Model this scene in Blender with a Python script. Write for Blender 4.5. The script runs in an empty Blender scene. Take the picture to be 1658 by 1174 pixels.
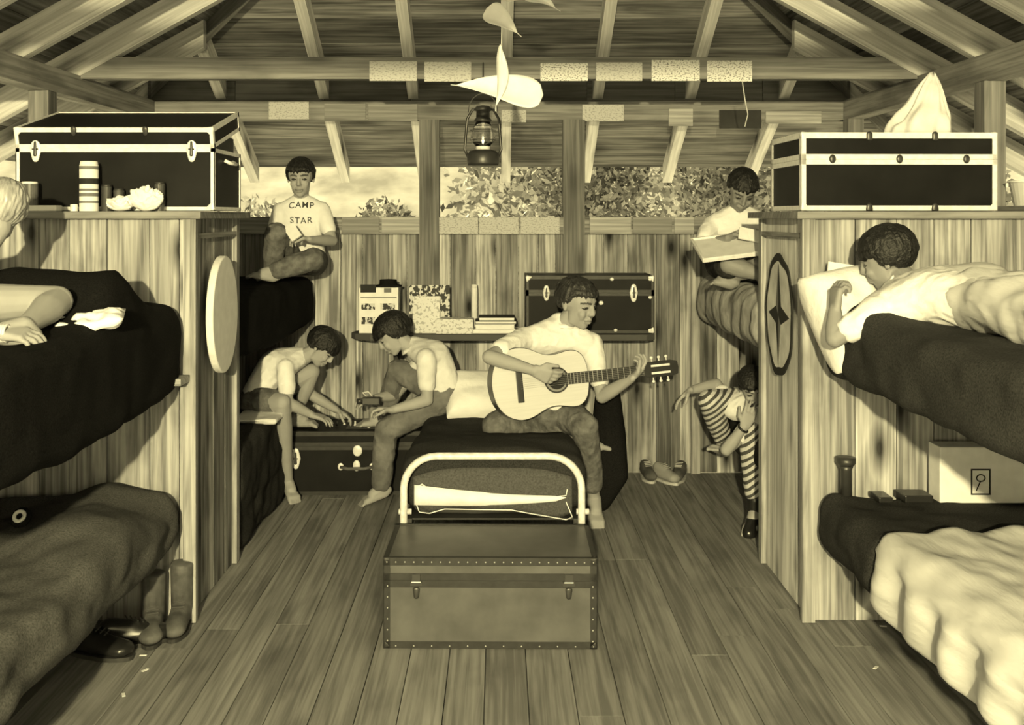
import bpy, bmesh, math, random
from mathutils import Vector, Matrix, Euler, noise
from mathutils.bvhtree import BVHTree
random.seed(7)
S = bpy.context.scene
COL = S.collection
V = Vector
# ------------------------------------------------------------------ camera, world, lights, exposure
F, H = 1700.0, 1.5                       # focal length in pixels (1658 wide), eye height
VX, VY = 808.0, 350.0
def P(px, py, d):
    return V(((px-VX)*d/F, d, H-(py-VY)*d/F))
cd = bpy.data.cameras.new('camera'); cam = bpy.data.objects.new('camera', cd); COL.objects.link(cam)
cam.location = (0, 0, H); cam.rotation_euler = (math.pi/2, 0, 0)
cd.sensor_width = 36; cd.lens = F/1658*36
cd.shift_x = (829-VX)/1658; cd.shift_y = -(587-VY)/1658
cd.clip_start = 0.05; cd.clip_end = 200
S.camera = cam
TINT = (1.0, 0.865, 0.45)
w = bpy.data.worlds.new('world'); S.world = w; w.use_nodes = True
bg = w.node_tree.nodes['Background']; bg.inputs[0].default_value = (*TINT, 1); bg.inputs[1].default_value = 0.85
def lamp(name, kind, loc, energy, **k):
    l = bpy.data.lights.new(name, kind); l.energy = energy; l.color = TINT
    for a, b in k.items(): setattr(l, a, b)
    o = bpy.data.objects.new(name, l); COL.objects.link(o); o.location = loc
    return o
lamp('flash', 'POINT', (-0.27, -2.6, 2.12), 2550, shadow_soft_size=0.05)
fill = lamp('added_fill', 'AREA', (-0.4, 0.4, 2.6), 22, shape='RECTANGLE', size=1.8, size_y=2.5)  # added fill without a visible source, lifts the whole room
fill.rotation_euler = (math.radians(25), 0, 0)
sun = lamp('sun', 'SUN', (0, 0, 10), 10, angle=0.01)
sun.rotation_euler = (math.radians(-32), 0, math.radians(20))
S.view_settings.view_transform = 'Standard'; S.view_settings.look = 'None'
S.view_settings.gamma = 1; S.view_settings.exposure = 0.0; S.view_settings.use_curve_mapping = False

# ------------------------------------------------------------------ materials
MATS = {}
def mat(name, g, rough=0.8, metal=0.0, spec=0.3, noise_amt=0.0, nscale=8, bump=0.0, bscale=60, trans=0.0, stretch=(1,1,1), sub=0):
    if name in MATS: return MATS[name]
    m = bpy.data.materials.new(name); m.use_nodes = True; nt = m.node_tree; b = nt.nodes['Principled BSDF']
    c = g if isinstance(g, tuple) else (g, g, g)
    b.inputs['Base Color'].default_value = (*c, 1); b.inputs['Roughness'].default_value = rough
    b.inputs['Metallic'].default_value = metal; b.inputs['Specular IOR Level'].default_value = spec
    if trans: b.inputs['Transmission Weight'].default_value = trans
    tc = nt.nodes.new('ShaderNodeTexCoord'); mp = nt.nodes.new('ShaderNodeMapping'); mp.inputs['Scale'].default_value = stretch
    nt.links.new(tc.outputs['Object'], mp.inputs[0])
    if noise_amt:
        n = nt.nodes.new('ShaderNodeTexNoise'); n.inputs['Scale'].default_value = nscale; n.inputs['Detail'].default_value = 5
        nt.links.new(mp.outputs[0], n.inputs['Vector'])
        r = nt.nodes.new('ShaderNodeValToRGB'); r.color_ramp.elements[0].position = .3; r.color_ramp.elements[1].position = .7
        r.color_ramp.elements[0].color = (*[x*(1-noise_amt) for x in c], 1); r.color_ramp.elements[1].color = (*[min(.95, x*(1+noise_amt)) for x in c], 1)
        nt.links.new(n.outputs['Fac'], r.inputs[0]); nt.links.new(r.outputs[0], b.inputs['Base Color'])
    if bump:
        n2 = nt.nodes.new('ShaderNodeTexNoise'); n2.inputs['Scale'].default_value = bscale; n2.inputs['Detail'].default_value = 4
        nt.links.new(mp.outputs[0], n2.inputs['Vector'])
        bp = nt.nodes.new('ShaderNodeBump'); bp.inputs['Strength'].default_value = bump; bp.inputs['Distance'].default_value = 0.01
        nt.links.new(n2.outputs['Fac'], bp.inputs['Height']); nt.links.new(bp.outputs[0], b.inputs['Normal'])
    MATS[name] = m; return m

def wood(name, lo, hi, var=0.35, knots=0.5, grain=1.0, rough=0.75, stain=0.4, kscale=1.0):
    m = bpy.data.materials.new(name); m.use_nodes = True; nt = m.node_tree; N = nt.nodes.new; L = nt.links.new
    b = nt.nodes['Principled BSDF']; b.inputs['Roughness'].default_value = rough; b.inputs['Specular IOR Level'].default_value = .2
    uv = N('ShaderNodeUVMap'); geo = N('ShaderNodeNewGeometry')
    off = N('ShaderNodeVectorMath'); off.operation = 'MULTIPLY_ADD'
    cmb = N('ShaderNodeCombineXYZ')
    for i in range(3): L(geo.outputs['Random Per Island'], cmb.inputs[i])
    L(cmb.outputs[0], off.inputs[0]); off.inputs[1].default_value = (37, 53, 91); L(uv.outputs[0], off.inputs[2])
    def ns(scale, sc, det=4, dist=0):
        mp = N('ShaderNodeMapping'); mp.inputs['Scale'].default_value = sc; L(off.outputs[0], mp.inputs[0])
        n = N('ShaderNodeTexNoise'); n.inputs['Scale'].default_value = scale; n.inputs['Detail'].default_value = det; n.inputs['Distortion'].default_value = dist
        L(mp.outputs[0], n.inputs['Vector']); return n
    def mr(src, a, b_, c, d):
        r = N('ShaderNodeMapRange'); r.inputs[1].default_value = a; r.inputs[2].default_value = b_; r.inputs[3].default_value = c; r.inputs[4].default_value = d
        L(src, r.inputs[0]); return r.outputs[0]
    def mth(op, a, b_):
        x = N('ShaderNodeMath'); x.operation = op
        for i, q in enumerate((a, b_)):
            if isinstance(q, (int, float)): x.inputs[i].default_value = q
            else: L(q, x.inputs[i])
        return x.outputs[0]
    g1 = ns(1.0, (1.8, 60, 1), 6, 0.5)            # fine grain
    g2 = ns(1.0, (1.1, 9, 1), 3, 1.2)             # broad grain
    g3 = ns(2.2, (1, 2.2, 1), 4, 0.3)             # stains
    f = mth('ADD', mth('MULTIPLY', g1.outputs['Fac'], .6), mth('MULTIPLY', g2.outputs['Fac'], .4))
    f = mr(f, .40, .61, 0, 1)
    # knots
    mp = N('ShaderNodeMapping'); mp.inputs['Scale'].default_value = (2.0*kscale, 5.0*kscale, 1); L(off.outputs[0], mp.inputs[0])
    vo = N('ShaderNodeTexVoronoi'); vo.voronoi_dimensions = '2D'; vo.inputs['Scale'].default_value = 1.0; L(mp.outputs[0], vo.inputs['Vector'])
    kd = mr(vo.outputs['Distance'], .04, .24, 1, 0)
    sel = N('ShaderNodeSeparateColor'); L(vo.outputs['Color'], sel.inputs[0])
    kk = mth('MULTIPLY', kd, mr(sel.outputs[0], .35, .45, 0, 1))
    kk = mth('MULTIPLY', kk, knots)
    st = mth('MULTIPLY', mr(g3.outputs['Fac'], .52, .68, 0, 1), stain)
    rnd = mr(geo.outputs['Random Per Island'], 0, 1, 1-var, 1+var*.6)
    ramp = N('ShaderNodeMixRGB'); L(f, ramp.inputs[0]); ramp.inputs[1].default_value = (lo, lo, lo, 1); ramp.inputs[2].default_value = (hi, hi, hi, 1)
    k = mth('MULTIPLY', rnd, mth('SUBTRACT', 1, kk)); k = mth('MULTIPLY', k, mth('SUBTRACT', 1, st))
    mul = N('ShaderNodeMixRGB'); mul.blend_type = 'MULTIPLY'; mul.inputs[0].default_value = 1
    L(ramp.outputs[0], mul.inputs[1]); L(k, mul.inputs[2]); L(mul.outputs[0], b.inputs['Base Color'])
    bp = N('ShaderNodeBump'); bp.inputs['Strength'].default_value = .25; bp.inputs['Distance'].default_value = .004
    L(g1.outputs['Fac'], bp.inputs['Height']); L(bp.outputs[0], b.inputs['Normal'])
    MATS[name] = m; return m

W_PANEL = wood('pale_vertical_boards', .19, .56, .28, .9, stain=.4)
W_BACK = wood('back_wall_boards', .17, .56, .55, .95, stain=.45)
W_FLOOR = wood('floor_boards', .17, .32, .14, .10, stain=.3)
W_ROOF = wood('roof_boards', .07, .24, .55, .6, stain=.35, kscale=.8)
W_RAFT = wood('rafter_wood', .45, .75, .15, .9, stain=.15, kscale=.7)
W_BEAM = wood('beam_wood', .18, .34, .2, .4, stain=.3)
W_DARKB = wood('post_wood', .12, .27, .2, .4, stain=.3)
W_SHELF = wood('dark_shelf_wood', .07, .14, .2, .2, stain=.3)
W_PLAQ = wood('plaque_wood', .25, .55, .35, .1, stain=.4)
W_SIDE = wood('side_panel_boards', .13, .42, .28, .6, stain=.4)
W_SIDE_LIT = wood('lit_side_panel_boards', .45, .9, .12, .5, stain=.15)
M_SKIN = mat('skin', .34, .6, spec=.25, noise_amt=.04, nscale=14)
M_SKIN2 = mat('tanned_skin', .24, .55, spec=.35, noise_amt=.08, nscale=14)
M_EYE = mat('eye_dark', .03, .3, spec=.5); M_BROW = mat('brow_hair', .07, .9); M_LIP = mat('lips', .2, .6)
M_HAIRD = mat('dark_hair', .013, .45, spec=.35, noise_amt=.4, nscale=60, bump=.6, bscale=120)
M_HAIRM = mat('brown_hair', .03, .38, spec=.5, noise_amt=.5, nscale=50, bump=.6, bscale=120)
M_HAIRB = mat('blond_hair', .36, .35, spec=.5, noise_amt=.45, nscale=30, bump=.25, bscale=60, stretch=(1,1,.25))
M_WHITE = mat('white_cotton', .84, .9, spec=.1, noise_amt=.05, nscale=12, bump=.5, bscale=28)
M_CREAM = mat('cream_cotton', .72, .9, spec=.1, noise_amt=.08, nscale=15, bump=.3, bscale=35)
M_SHEET = mat('bed_sheet', .66, .9, spec=.1, noise_amt=.1, nscale=6, bump=1.0, bscale=16, stretch=(1,.22,1))
M_DENIM = mat('denim', .14, .95, spec=.1, noise_amt=.4, nscale=25, bump=.4, bscale=90)
M_DENIMD = mat('dark_trousers', .035, .95, spec=.1, noise_amt=.3, nscale=25)
M_CORD = mat('corduroy', .16, .95, spec=.1, noise_amt=.35, nscale=12, bump=.4, bscale=50)
M_BLK = mat('black_wool', .011, 1, spec=.04, noise_amt=.5, nscale=220)
M_BLK2 = mat('charcoal_wool', .035, 1, spec=.05, noise_amt=.45, nscale=200)
M_GREYB = mat('grey_wool', .085, 1, spec=.06, noise_amt=.4, nscale=180)
M_SLATE = mat('slate_wool', .042, 1, spec=.06, noise_amt=.4, nscale=180)
M_TICK = mat('mattress_ticking', .30, .95, spec=.1, noise_amt=.3, nscale=14, bump=.5, bscale=14, stretch=(1,2.5,1))
M_PAD = mat('mattress_cover', .2, .95, spec=.1, noise_amt=.2)
M_TRK = mat('trunk_panel', .085, .38, spec=.4, noise_amt=.25, nscale=9)
M_TRKB = mat('black_trunk_panel', .008, .5, spec=.12, noise_amt=.4, nscale=7)
M_TRKE = mat('trunk_edging', .022, .5, spec=.4, noise_amt=.3, nscale=30)
M_METAL = mat('pale_metal', .78, .35, metal=.0, spec=.8, noise_amt=.12, nscale=40)
M_TUBE = mat('cream_painted_tube', .70, .4, spec=.6, noise_amt=.2, nscale=45)
M_DMETAL = mat('dark_metal', .03, .4, spec=.6)
M_RIVET = mat('rivet', .35, .4, spec=.6)
M_PAPER = mat('paper', .80, .9, spec=.1, noise_amt=.06, nscale=20)
M_LEATH = mat('black_leather', .015, .3, spec=.6, noise_amt=.3)
M_LEATHB = mat('scuffed_leather', .09, .6, spec=.3, noise_amt=.6, nscale=14)
M_RUB = mat('pale_rubber', .5, .7)
M_SPRUCE = mat('guitar_top', .62, .35, spec=.5, noise_amt=.05, nscale=4, stretch=(1, 30, 1))
M_ROSE = mat('dark_guitar_wood', .03, .3, spec=.5, noise_amt=.3, nscale=8)
M_INK = mat('ink', .02, .8)
M_INK2 = mat('grey_ink', .16, .8)
def leafmat(name, lo, hi):
    m = mat(name, hi, .6, spec=.2); nt = m.node_tree; g = nt.nodes.new('ShaderNodeNewGeometry'); r = nt.nodes.new('ShaderNodeValToRGB')
    r.color_ramp.elements[0].color = (lo,)*3+(1,); r.color_ramp.elements[1].color = (hi,)*3+(1,)
    nt.links.new(g.outputs['Random Per Island'], r.inputs[0]); nt.links.new(r.outputs[0], nt.nodes['Principled BSDF'].inputs['Base Color']); return m
M_LEAF = leafmat('leaf', .10, .95); M_LEAFD = leafmat('dark_leaf', .05, .6)
M_GROUND = mat('bounce_yard_ground', .75, .95, noise_amt=.1, nscale=1.5)  # unseen yard ground, made pale so sun bounce brightens the eaves
M_HILL = mat('hill_grass', .36, .95, noise_amt=.35, nscale=2.5)
M_BARK = mat('bark', .12, .95, noise_amt=.5, nscale=9)
M_GLASS = mat('glass', .9, .05, trans=1.0, spec=.5)

def scribble(name, base, ink, sx, sy, thr, rows=0):
    m = bpy.data.materials.new(name); m.use_nodes = True; nt = m.node_tree; N = nt.nodes.new; L = nt.links.new
    b = nt.nodes['Principled BSDF']; b.inputs['Roughness'].default_value = .9
    uv = N('ShaderNodeUVMap'); oi = N('ShaderNodeObjectInfo'); geo = N('ShaderNodeNewGeometry')
    ad = N('ShaderNodeVectorMath'); ad.operation = 'ADD'; cm = N('ShaderNodeCombineXYZ')
    mm = N('ShaderNodeMath'); mm.operation = 'MULTIPLY'; mm.inputs[1].default_value = 50; L(oi.outputs['Random'], mm.inputs[0])
    L(mm.outputs[0], cm.inputs[0]); L(mm.outputs[0], cm.inputs[1]); L(uv.outputs[0], ad.inputs[0]); L(cm.outputs[0], ad.inputs[1])
    mp = N('ShaderNodeMapping'); mp.inputs['Scale'].default_value = (sx, sy, 1); L(ad.outputs[0], mp.inputs[0])
    n = N('ShaderNodeTexNoise'); n.inputs['Scale'].default_value = 1; n.inputs['Detail'].default_value = 2; L(mp.outputs[0], n.inputs['Vector'])
    r = N('ShaderNodeValToRGB'); r.color_ramp.elements[0].position = thr; r.color_ramp.elements[1].position = thr+.03
    r.color_ramp.elements[0].color = (ink,)*3+(1,); r.color_ramp.elements[1].color = (base,)*3+(1,)
    L(n.outputs['Fac'], r.inputs[0]); L(r.outputs[0], b.inputs['Base Color'])
    MATS[name] = m; return m
M_SIGN = scribble('written_card', .72, .22, 110, 190, .42)
M_SIGN2 = scribble('faded_sign', .52, .34, 90, 150, .42)
M_PRINT = scribble('printed_cover', .62, .05, 45, 30, .50)
M_PRINT2 = scribble('printed_box', .72, .42, 60, 60, .42)

# ------------------------------------------------------------------ mesh helpers
def link_mesh(name, me, m=None, parent=None, smooth=False):
    o = bpy.data.objects.new(name, me); COL.objects.link(o)
    if m:
        for x in (m if isinstance(m, (list, tuple)) else [m]): me.materials.append(x)
    if parent: o.parent = parent
    if smooth:
        for p in me.polygons: p.use_smooth = True
    return o
def obj(name, bm, m=None, parent=None, smooth=False, normals=True):
    if normals: bmesh.ops.recalc_face_normals(bm, faces=bm.faces)
    me = bpy.data.meshes.new(name); bm.to_mesh(me); bm.free()
    return link_mesh(name, me, m, parent, smooth)
def tag(o, label=None, cat=None, group=None, kind=None):
    if label: o['label'] = label
    if cat: o['category'] = cat
    if group: o['group'] = group
    if kind: o['kind'] = kind
    return o
def thing(name, loc, label, cat, group=None, rz=0):
    o = bpy.data.objects.new(name, None); COL.objects.link(o); o.location = loc; o.rotation_euler = (0, 0, rz)
    o.empty_display_size = .1
    return tag(o, label, cat, group)
def reparent(o, root):          # keep world coordinates of a mesh made in world space
    o.parent = root; o.matrix_parent_inverse = Matrix.LocRotScale(root.location, root.rotation_euler, None).inverted()
    return o
def board(bm, o, l, wv, t, uvl=None):
    """box from corner o spanned by l, w, t; UV along l"""
    o, l, wv, t = V(o), V(l), V(wv), V(t)
    uvl = uvl or bm.loops.layers.uv.verify()
    L_, W_, T_ = l.length, wv.length, t.length
    c = [(a, b, k) for k in (0, 1) for b in (0, 1) for a in (0, 1)]
    vs = [bm.verts.new(o + l*a + wv*b + t*k) for a, b, k in c]
    fs = [(0, 2, 3, 1), (4, 5, 7, 6), (0, 1, 5, 4), (2, 6, 7, 3), (0, 4, 6, 2), (1, 3, 7, 5)]
    ru = random.random()*0
    for f in fs:
        fc = bm.faces.new([vs[i] for i in f])
        for lp, i in zip(fc.loops, f):
            a, b, k = c[i]; lp[uvl].uv = (a*L_+ru, b*W_+k*T_)
    return fs
def newbm():
    bm = bmesh.new(); bm.loops.layers.uv.verify(); return bm
def box(bm, x0, x1, y0, y1, z0, z1, axis=0):
    lo = V((x0, y0, z0)); d = [V((x1-x0, 0, 0)), V((0, y1-y0, 0)), V((0, 0, z1-z0))]
    board(bm, lo, d[axis], d[(axis+1) % 3], d[(axis+2) % 3])
def bevel(o, w_=.004, seg=2):
    md = o.modifiers.new('bevel', 'BEVEL'); md.width = w_; md.segments = seg; md.limit_method = 'ANGLE'; return o
_SPH = []
for i in range(9):
    th = math.pi*i/8
    for j in range(14 if 0 < i < 8 else 1):
        ph = 2*math.pi*j/14; _SPH.append(V((math.sin(th)*math.cos(ph), math.sin(th)*math.sin(ph), math.cos(th))))
def hull(bm, pts):
    """convex hull of spheres (p, r) or ellipsoids (p, Vector radii[, Matrix3])"""
    t = bmesh.new()
    for q in pts:
        p, r = q[0], q[1]
        for s in _SPH:
            if isinstance(r, (int, float)): t.verts.new(p + s*r)
            else:
                e = V((s.x*r[0], s.y*r[1], s.z*r[2]))
                if len(q) > 2: e = q[2] @ e
                t.verts.new(p + e)
    g = bmesh.ops.convex_hull(t, input=t.verts)
    junk = set(g['geom_interior']) | set(g['geom_unused'])
    bmesh.ops.delete(t, geom=[v for v in junk if isinstance(v, bmesh.types.BMVert)], context='VERTS')
    loose = [v for v in t.verts if not v.link_faces]
    if loose: bmesh.ops.delete(t, geom=loose, context='VERTS')
    me = bpy.data.meshes.new('tmp'); t.to_mesh(me); t.free(); bm.from_mesh(me); bpy.data.meshes.remove(me)
def chain(bm, pts):
    for a, b in zip(pts[:-1], pts[1:]): hull(bm, [a, b])
def remeshed(bm, vox=.005, it=4, disp=None):
    """fuse into one continuous surface"""
    bmesh.ops.recalc_face_normals(bm, faces=bm.faces)
    me = bpy.data.meshes.new('tmp'); bm.to_mesh(me); bm.free()
    o = bpy.data.objects.new('tmp', me); COL.objects.link(o)
    r = o.modifiers.new('r', 'REMESH'); r.mode = 'VOXEL'; r.voxel_size = vox; r.use_smooth_shade = True
    s = o.modifiers.new('s', 'SMOOTH'); s.factor = .5; s.iterations = it
    dg = bpy.context.evaluated_depsgraph_get()
    out = bpy.data.meshes.new_from_object(o.evaluated_get(dg))
    bpy.data.objects.remove(o); bpy.data.meshes.remove(me)
    if disp:
        ns = [v.normal.copy() for v in out.vertices]
        for v, n in zip(out.vertices, ns): v.co = v.co + n*disp(v.co)
    for p in out.polygons: p.use_smooth = True
    return out
def wrinkle(amp=.004, sc=(14, 14, 30)):
    def f(c):
        n1 = noise.noise(V((c.x*sc[0]*.6+3, c.y*sc[1]*.6, c.z*sc[2]*.45))); n2 = noise.noise(V((c.x*sc[0]*1.2+c.z*9, c.y*sc[1]*1.2, c.z*sc[2]*.9-c.x*12)))
        return amp*(.6*n1 + 1.1*(.35-abs(n2)))
    return f
def tube(bm, pts, r, n=10, caps=True):
    pts = [V(p) for p in pts]; rings = []
    up = V((0, 0, 1)); prev = None
    for i, p in enumerate(pts):
        t = (pts[min(i+1, len(pts)-1)]-pts[max(i-1, 0)]).normalized()
        if prev is None:
            a = t.cross(up); a = t.cross(V((1, 0, 0))) if a.length < 1e-3 else a
        else: a = prev - t*prev.dot(t)
        a.normalize(); prev = a; b = t.cross(a)
        rr = r[i] if isinstance(r, (list, tuple)) else r
        rings.append([bm.verts.new(p + (a*math.cos(2*math.pi*k/n)+b*math.sin(2*math.pi*k/n))*rr) for k in range(n)])
    for A, B in zip(rings[:-1], rings[1:]):
        for k in range(n): bm.faces.new([A[k], A[(k+1) % n], B[(k+1) % n], B[k]])
    if caps: bm.faces.new(rings[0]); bm.faces.new(rings[-1][::-1])
def lathe(bm, prof, c=(0, 0, 0), n=24):
    c = V(c); rings = []
    for r, z in prof: rings.append([bm.verts.new(c+V((r*math.cos(2*math.pi*k/n), r*math.sin(2*math.pi*k/n), z))) for k in range(n)])
    for A, B in zip(rings[:-1], rings[1:]):
        for k in range(n): bm.faces.new([A[k], A[(k+1) % n], B[(k+1) % n], B[k]])
    bm.faces.new(rings[0][::-1]); bm.faces.new(rings[-1])
def prism(bm, poly, t, M=Matrix()):
    """polygon in xy extruded 0..t along z, transformed"""
    a = [bm.verts.new(M @ V((x, y, 0))) for x, y in poly]; b = [bm.verts.new(M @ V((x, y, t))) for x, y in poly]
    bm.faces.new(a[::-1]); bm.faces.new(b); n = len(a)
    for i in range(n): bm.faces.new([a[i], a[(i+1) % n], b[(i+1) % n], b[i]])
def slab(name, x0, x1, y0, y1, z0, z1, r, m, fn=None, amp=.006, sc=(6, 6, 6), ny=60, nx=26, nz=6, nc=6, parent=None, vox=None):
    bm = bmesh.new(); rings = []
    def section(ins):
        a0, a1, b0, b1 = x0+ins, x1-ins, z0+ins, z1-ins; rr = max(.004, min(r-ins, (b1-b0)/2, (a1-a0)/2)) if r > ins else .004
        pts = []
        for (cx, cz, s) in ((a1-rr, b1-rr, 0), (a0+rr, b1-rr, 1), (a0+rr, b0+rr, 2), (a1-rr, b0+rr, 3)):
            for k in range(nc+1):
                an = (s+k/nc)*math.pi/2; pts.append((cx+rr*math.cos(an), cz+rr*math.sin(an)))
            nxt = {0: (a0+rr, b1), 1: (a0, b0+rr), 2: (a1-rr, b0), 3: (a1, b1-rr)}[s]
            q = pts[-1]; n = nx if s in (0, 2) else nz
            for k in range(1, n): pts.append((q[0]+(nxt[0]-q[0])*k/n, q[1]+(nxt[1]-q[1])*k/n))
        return pts
    ys = []
    for k in range(6): ys.append((y0+r*(1-math.cos(k/6*math.pi/2)), r*(1-math.sin(k/6*math.pi/2))))
    for k in range(ny+1): ys.append((y0+r+(y1-y0-2*r)*k/ny, 0))
    for k in range(5, -1, -1): ys.append((y1-r*(1-math.cos(k/6*math.pi/2)), r*(1-math.sin(k/6*math.pi/2))))
    for y, ins in ys:
        rings.append([bm.verts.new((x, y, z)) for x, z in section(min(ins, (z1-z0)/2-.004))])
    n = len(rings[0])
    for A, B in zip(rings[:-1], rings[1:]):
        for k in range(n): bm.faces.new([A[k], A[(k+1) % n], B[(k+1) % n], B[k]])
    bm.faces.new(rings[0]); bm.faces.new(rings[-1][::-1])
    bmesh.ops.recalc_face_normals(bm, faces=bm.faces); bm.normal_update()
    for v in list(bm.verts):
        c = v.co.copy()
        a = amp*(noise.noise(V((c.x*sc[0], c.y*sc[1], c.z*sc[2])))+.5*noise.noise(V((c.x*sc[0]*2.3+5, c.y*sc[1]*2.3, c.z*sc[2]*2.3))))
        if fn: c = fn(c)
        v.co = c + v.normal*a
    return obj(name, bm, m, parent, smooth=True)
def gauss(d, s): return math.exp(-d*d/(2*s*s))
def pillow(name, c, dims, m, rot=(0, 0, 0), amp=.008, seed=0, parent=None):
    bm = bmesh.new(); n = 26; R = Euler(rot).to_matrix(); g = {}
    for s in (1, -1):
        for i in range(n+1):
            for j in range(n+1):
                u, v_ = -1+2*i/n, -1+2*j/n
                e = max(0, (1-u**4))*max(0, (1-v_**4)); h = dims[2]/2*e**.45
                if s == -1 and (i in (0, n) or j in (0, n)): g[(s, i, j)] = g[(1, i, j)]; continue
                pin = 1-.06*(abs(u)**3*(1-v_*v_)*0+(1-abs(u))*0)
                p = V((u*dims[0]/2*(1-.05*(1-v_*v_)*0), v_*dims[1]/2, s*h))
                p += V((0, 0, s*amp*noise.noise(V((u*3+seed, v_*3, s*2)))*e))
                g[(s, i, j)] = bm.verts.new(V(c)+R @ p)
        for i in range(n):
            for j in range(n):
                q = [g[(s, i, j)], g[(s, i+1, j)], g[(s, i+1, j+1)], g[(s, i, j+1)]]
                try: bm.faces.new(q)
                except ValueError: pass
    return obj(name, bm, m, parent, smooth=True)

# ------------------------------------------------------------------ the building
XW, YB = 2.05, 6.14                       # side walls, back wall
PZ0, PZ1 = 2.06, 2.17                     # wall plate
SL = 0.55                                 # roof slope
YF = -4.6                                 # wall behind the camera
def struct(o): o['kind'] = 'structure'; return o
bm = newbm(); x = -XW-.05
while x < XW+.05:
    wd = random.uniform(.12, .15); y = YF - random.random()*2
    while y < YB:
        ln = random.uniform(2.2, 4.2); y1 = min(y+ln, YB)
        if y1 > YF: board(bm, (x, max(y, YF), -.03), (0, y1-.002-max(y, YF), 0), (wd-.003, 0, 0), (0, 0, .03+random.uniform(-.0008, .0008)))
        y += ln
    x += wd
box(bm, -XW-.1, XW+.1, YF-.05, YB+.05, -.07, -.032, 1)
struct(obj('floor', bm, W_FLOOR))
def wall_boards(o, along, up, inn, length, h0, h1, wmin, wmax, t=.02, back=True):
    """vertical boards: from o along 'along' for length, from height h0 to h1; thickness toward -inn"""
    bm = newbm(); o, along, inn = V(o), V(along), V(inn); s = 0
    while s < length-.01:
        wd = min(random.uniform(wmin, wmax), length-s)
        e = random.uniform(-.0015, .0015)
        board(bm, o+along*s+V((0, 0, h0))-inn*t, V((0, 0, h1-h0)), along*(wd-.004), inn*(t+e)); s += wd
    if back: board(bm, o+V((0, 0, h0))-inn*(t+.012), along*length, V((0, 0, h1-h0)), inn*.011)
    return bm
struct(obj('wall_back', wall_boards((-XW, YB, 0), (1, 0, 0), None, (0, -1, 0), 2*XW, 0, 1.395, .10, .17), W_BACK))
struct(obj('wall_left', wall_boards((-XW, YF, 0), (0, 1, 0), None, (1, 0, 0), YB-YF, 0, 1.5, .12, .18), W_BACK))
struct(obj('wall_right', wall_boards((XW, YF, 0), (0, 1, 0), None, (-1, 0, 0), YB-YF, 0, 1.5, .12, .18), W_BACK))
struct(obj('wall_front', wall_boards((-XW, YF, 0), (1, 0, 0), None, (0, 1, 0), 2*XW, 0, 3.2, .12, .18), W_BACK))
tn = [0]
def trim(bm, m):
    tn[0] += 1; o = struct(obj('trim_%d' % tn[0], bm, m)); return o
def beam(o, l, wv, t, m): bm = newbm(); board(bm, o, l, wv, t); return trim(bm, m)
# back wall sill, plate, posts
beam((-XW, YB-.05, 1.395), (2*XW, 0, 0), (0, .13, 0), (0, 0, .10), W_BACK)
beam((-XW-.02, YB-.04, PZ0), (2*XW+.04, 0, 0), (0, .10, 0), (0, 0, PZ1-PZ0), W_BEAM)
for cx_, w_ in ((-.405, .115), (.435, .125)):
    beam((cx_-w_/2, YB-.055, 0), (0, 0, PZ0), (w_, 0, 0), (0, .11, 0), W_DARKB)
for cx_, w_ in ((-1.35, .10), (1.145, .05), (-.86, .05)):
    beam((cx_-w_/2, YB-.03, 0), (0, 0, 1.395), (w_, 0, 0), (0, .03, 0), W_DARKB if w_ > .06 else W_PANEL)
bm = newbm()
for k_ in range(8):
    xa_ = -XW+2*XW*k_/8; board(bm, (xa_+.002, YB-.02, PZ1+.001), (2*XW/8-.004, 0, 0), (0, .02, 0), (0, 0, .118))
trim(bm, W_SHELF)  # added blocking boards, dark to give the tie beam's shadow band
# side plates, side sills and posts
for s in (-1, 1):
    xx = s*XW
    beam((xx-.05, YF, PZ0), (0, YB-YF+.06, 0), (.10, 0, 0), (0, 0, PZ1-PZ0), W_BEAM)
    beam((xx-.04, YF, 1.5), (0, YB-YF, 0), (.09, 0, 0), (0, 0, .04), W_BEAM)
    for yy in ((4.37 if s > 0 else 4.70), YB-.08, 2.6, .8, -1.0):
        beam((xx-.045, yy-.03, 1.54), (0, 0, PZ0-1.54), (0, .09, 0), (.09, 0, 0), W_DARKB)
beam((-XW+.051, YF, 2.07), (0, 8.1, 0), (.012, 0, 0), (0, 0, .045), wood('lit_strip_wood', .8, .95, .05, .1, stain=.05))  # added batten; the lit strip under the plate is put into its colour
# tie beam
beam((-XW-.05, 5.02, 2.157), (2*XW+.10, 0, 0), (0, .07, 0), (0, 0, .104), W_BEAM)
beam((-XW-.05, 1.0, 2.157), (2*XW+.10, 0, 0), (0, .07, 0), (0, 0, .104), W_BEAM)
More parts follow.
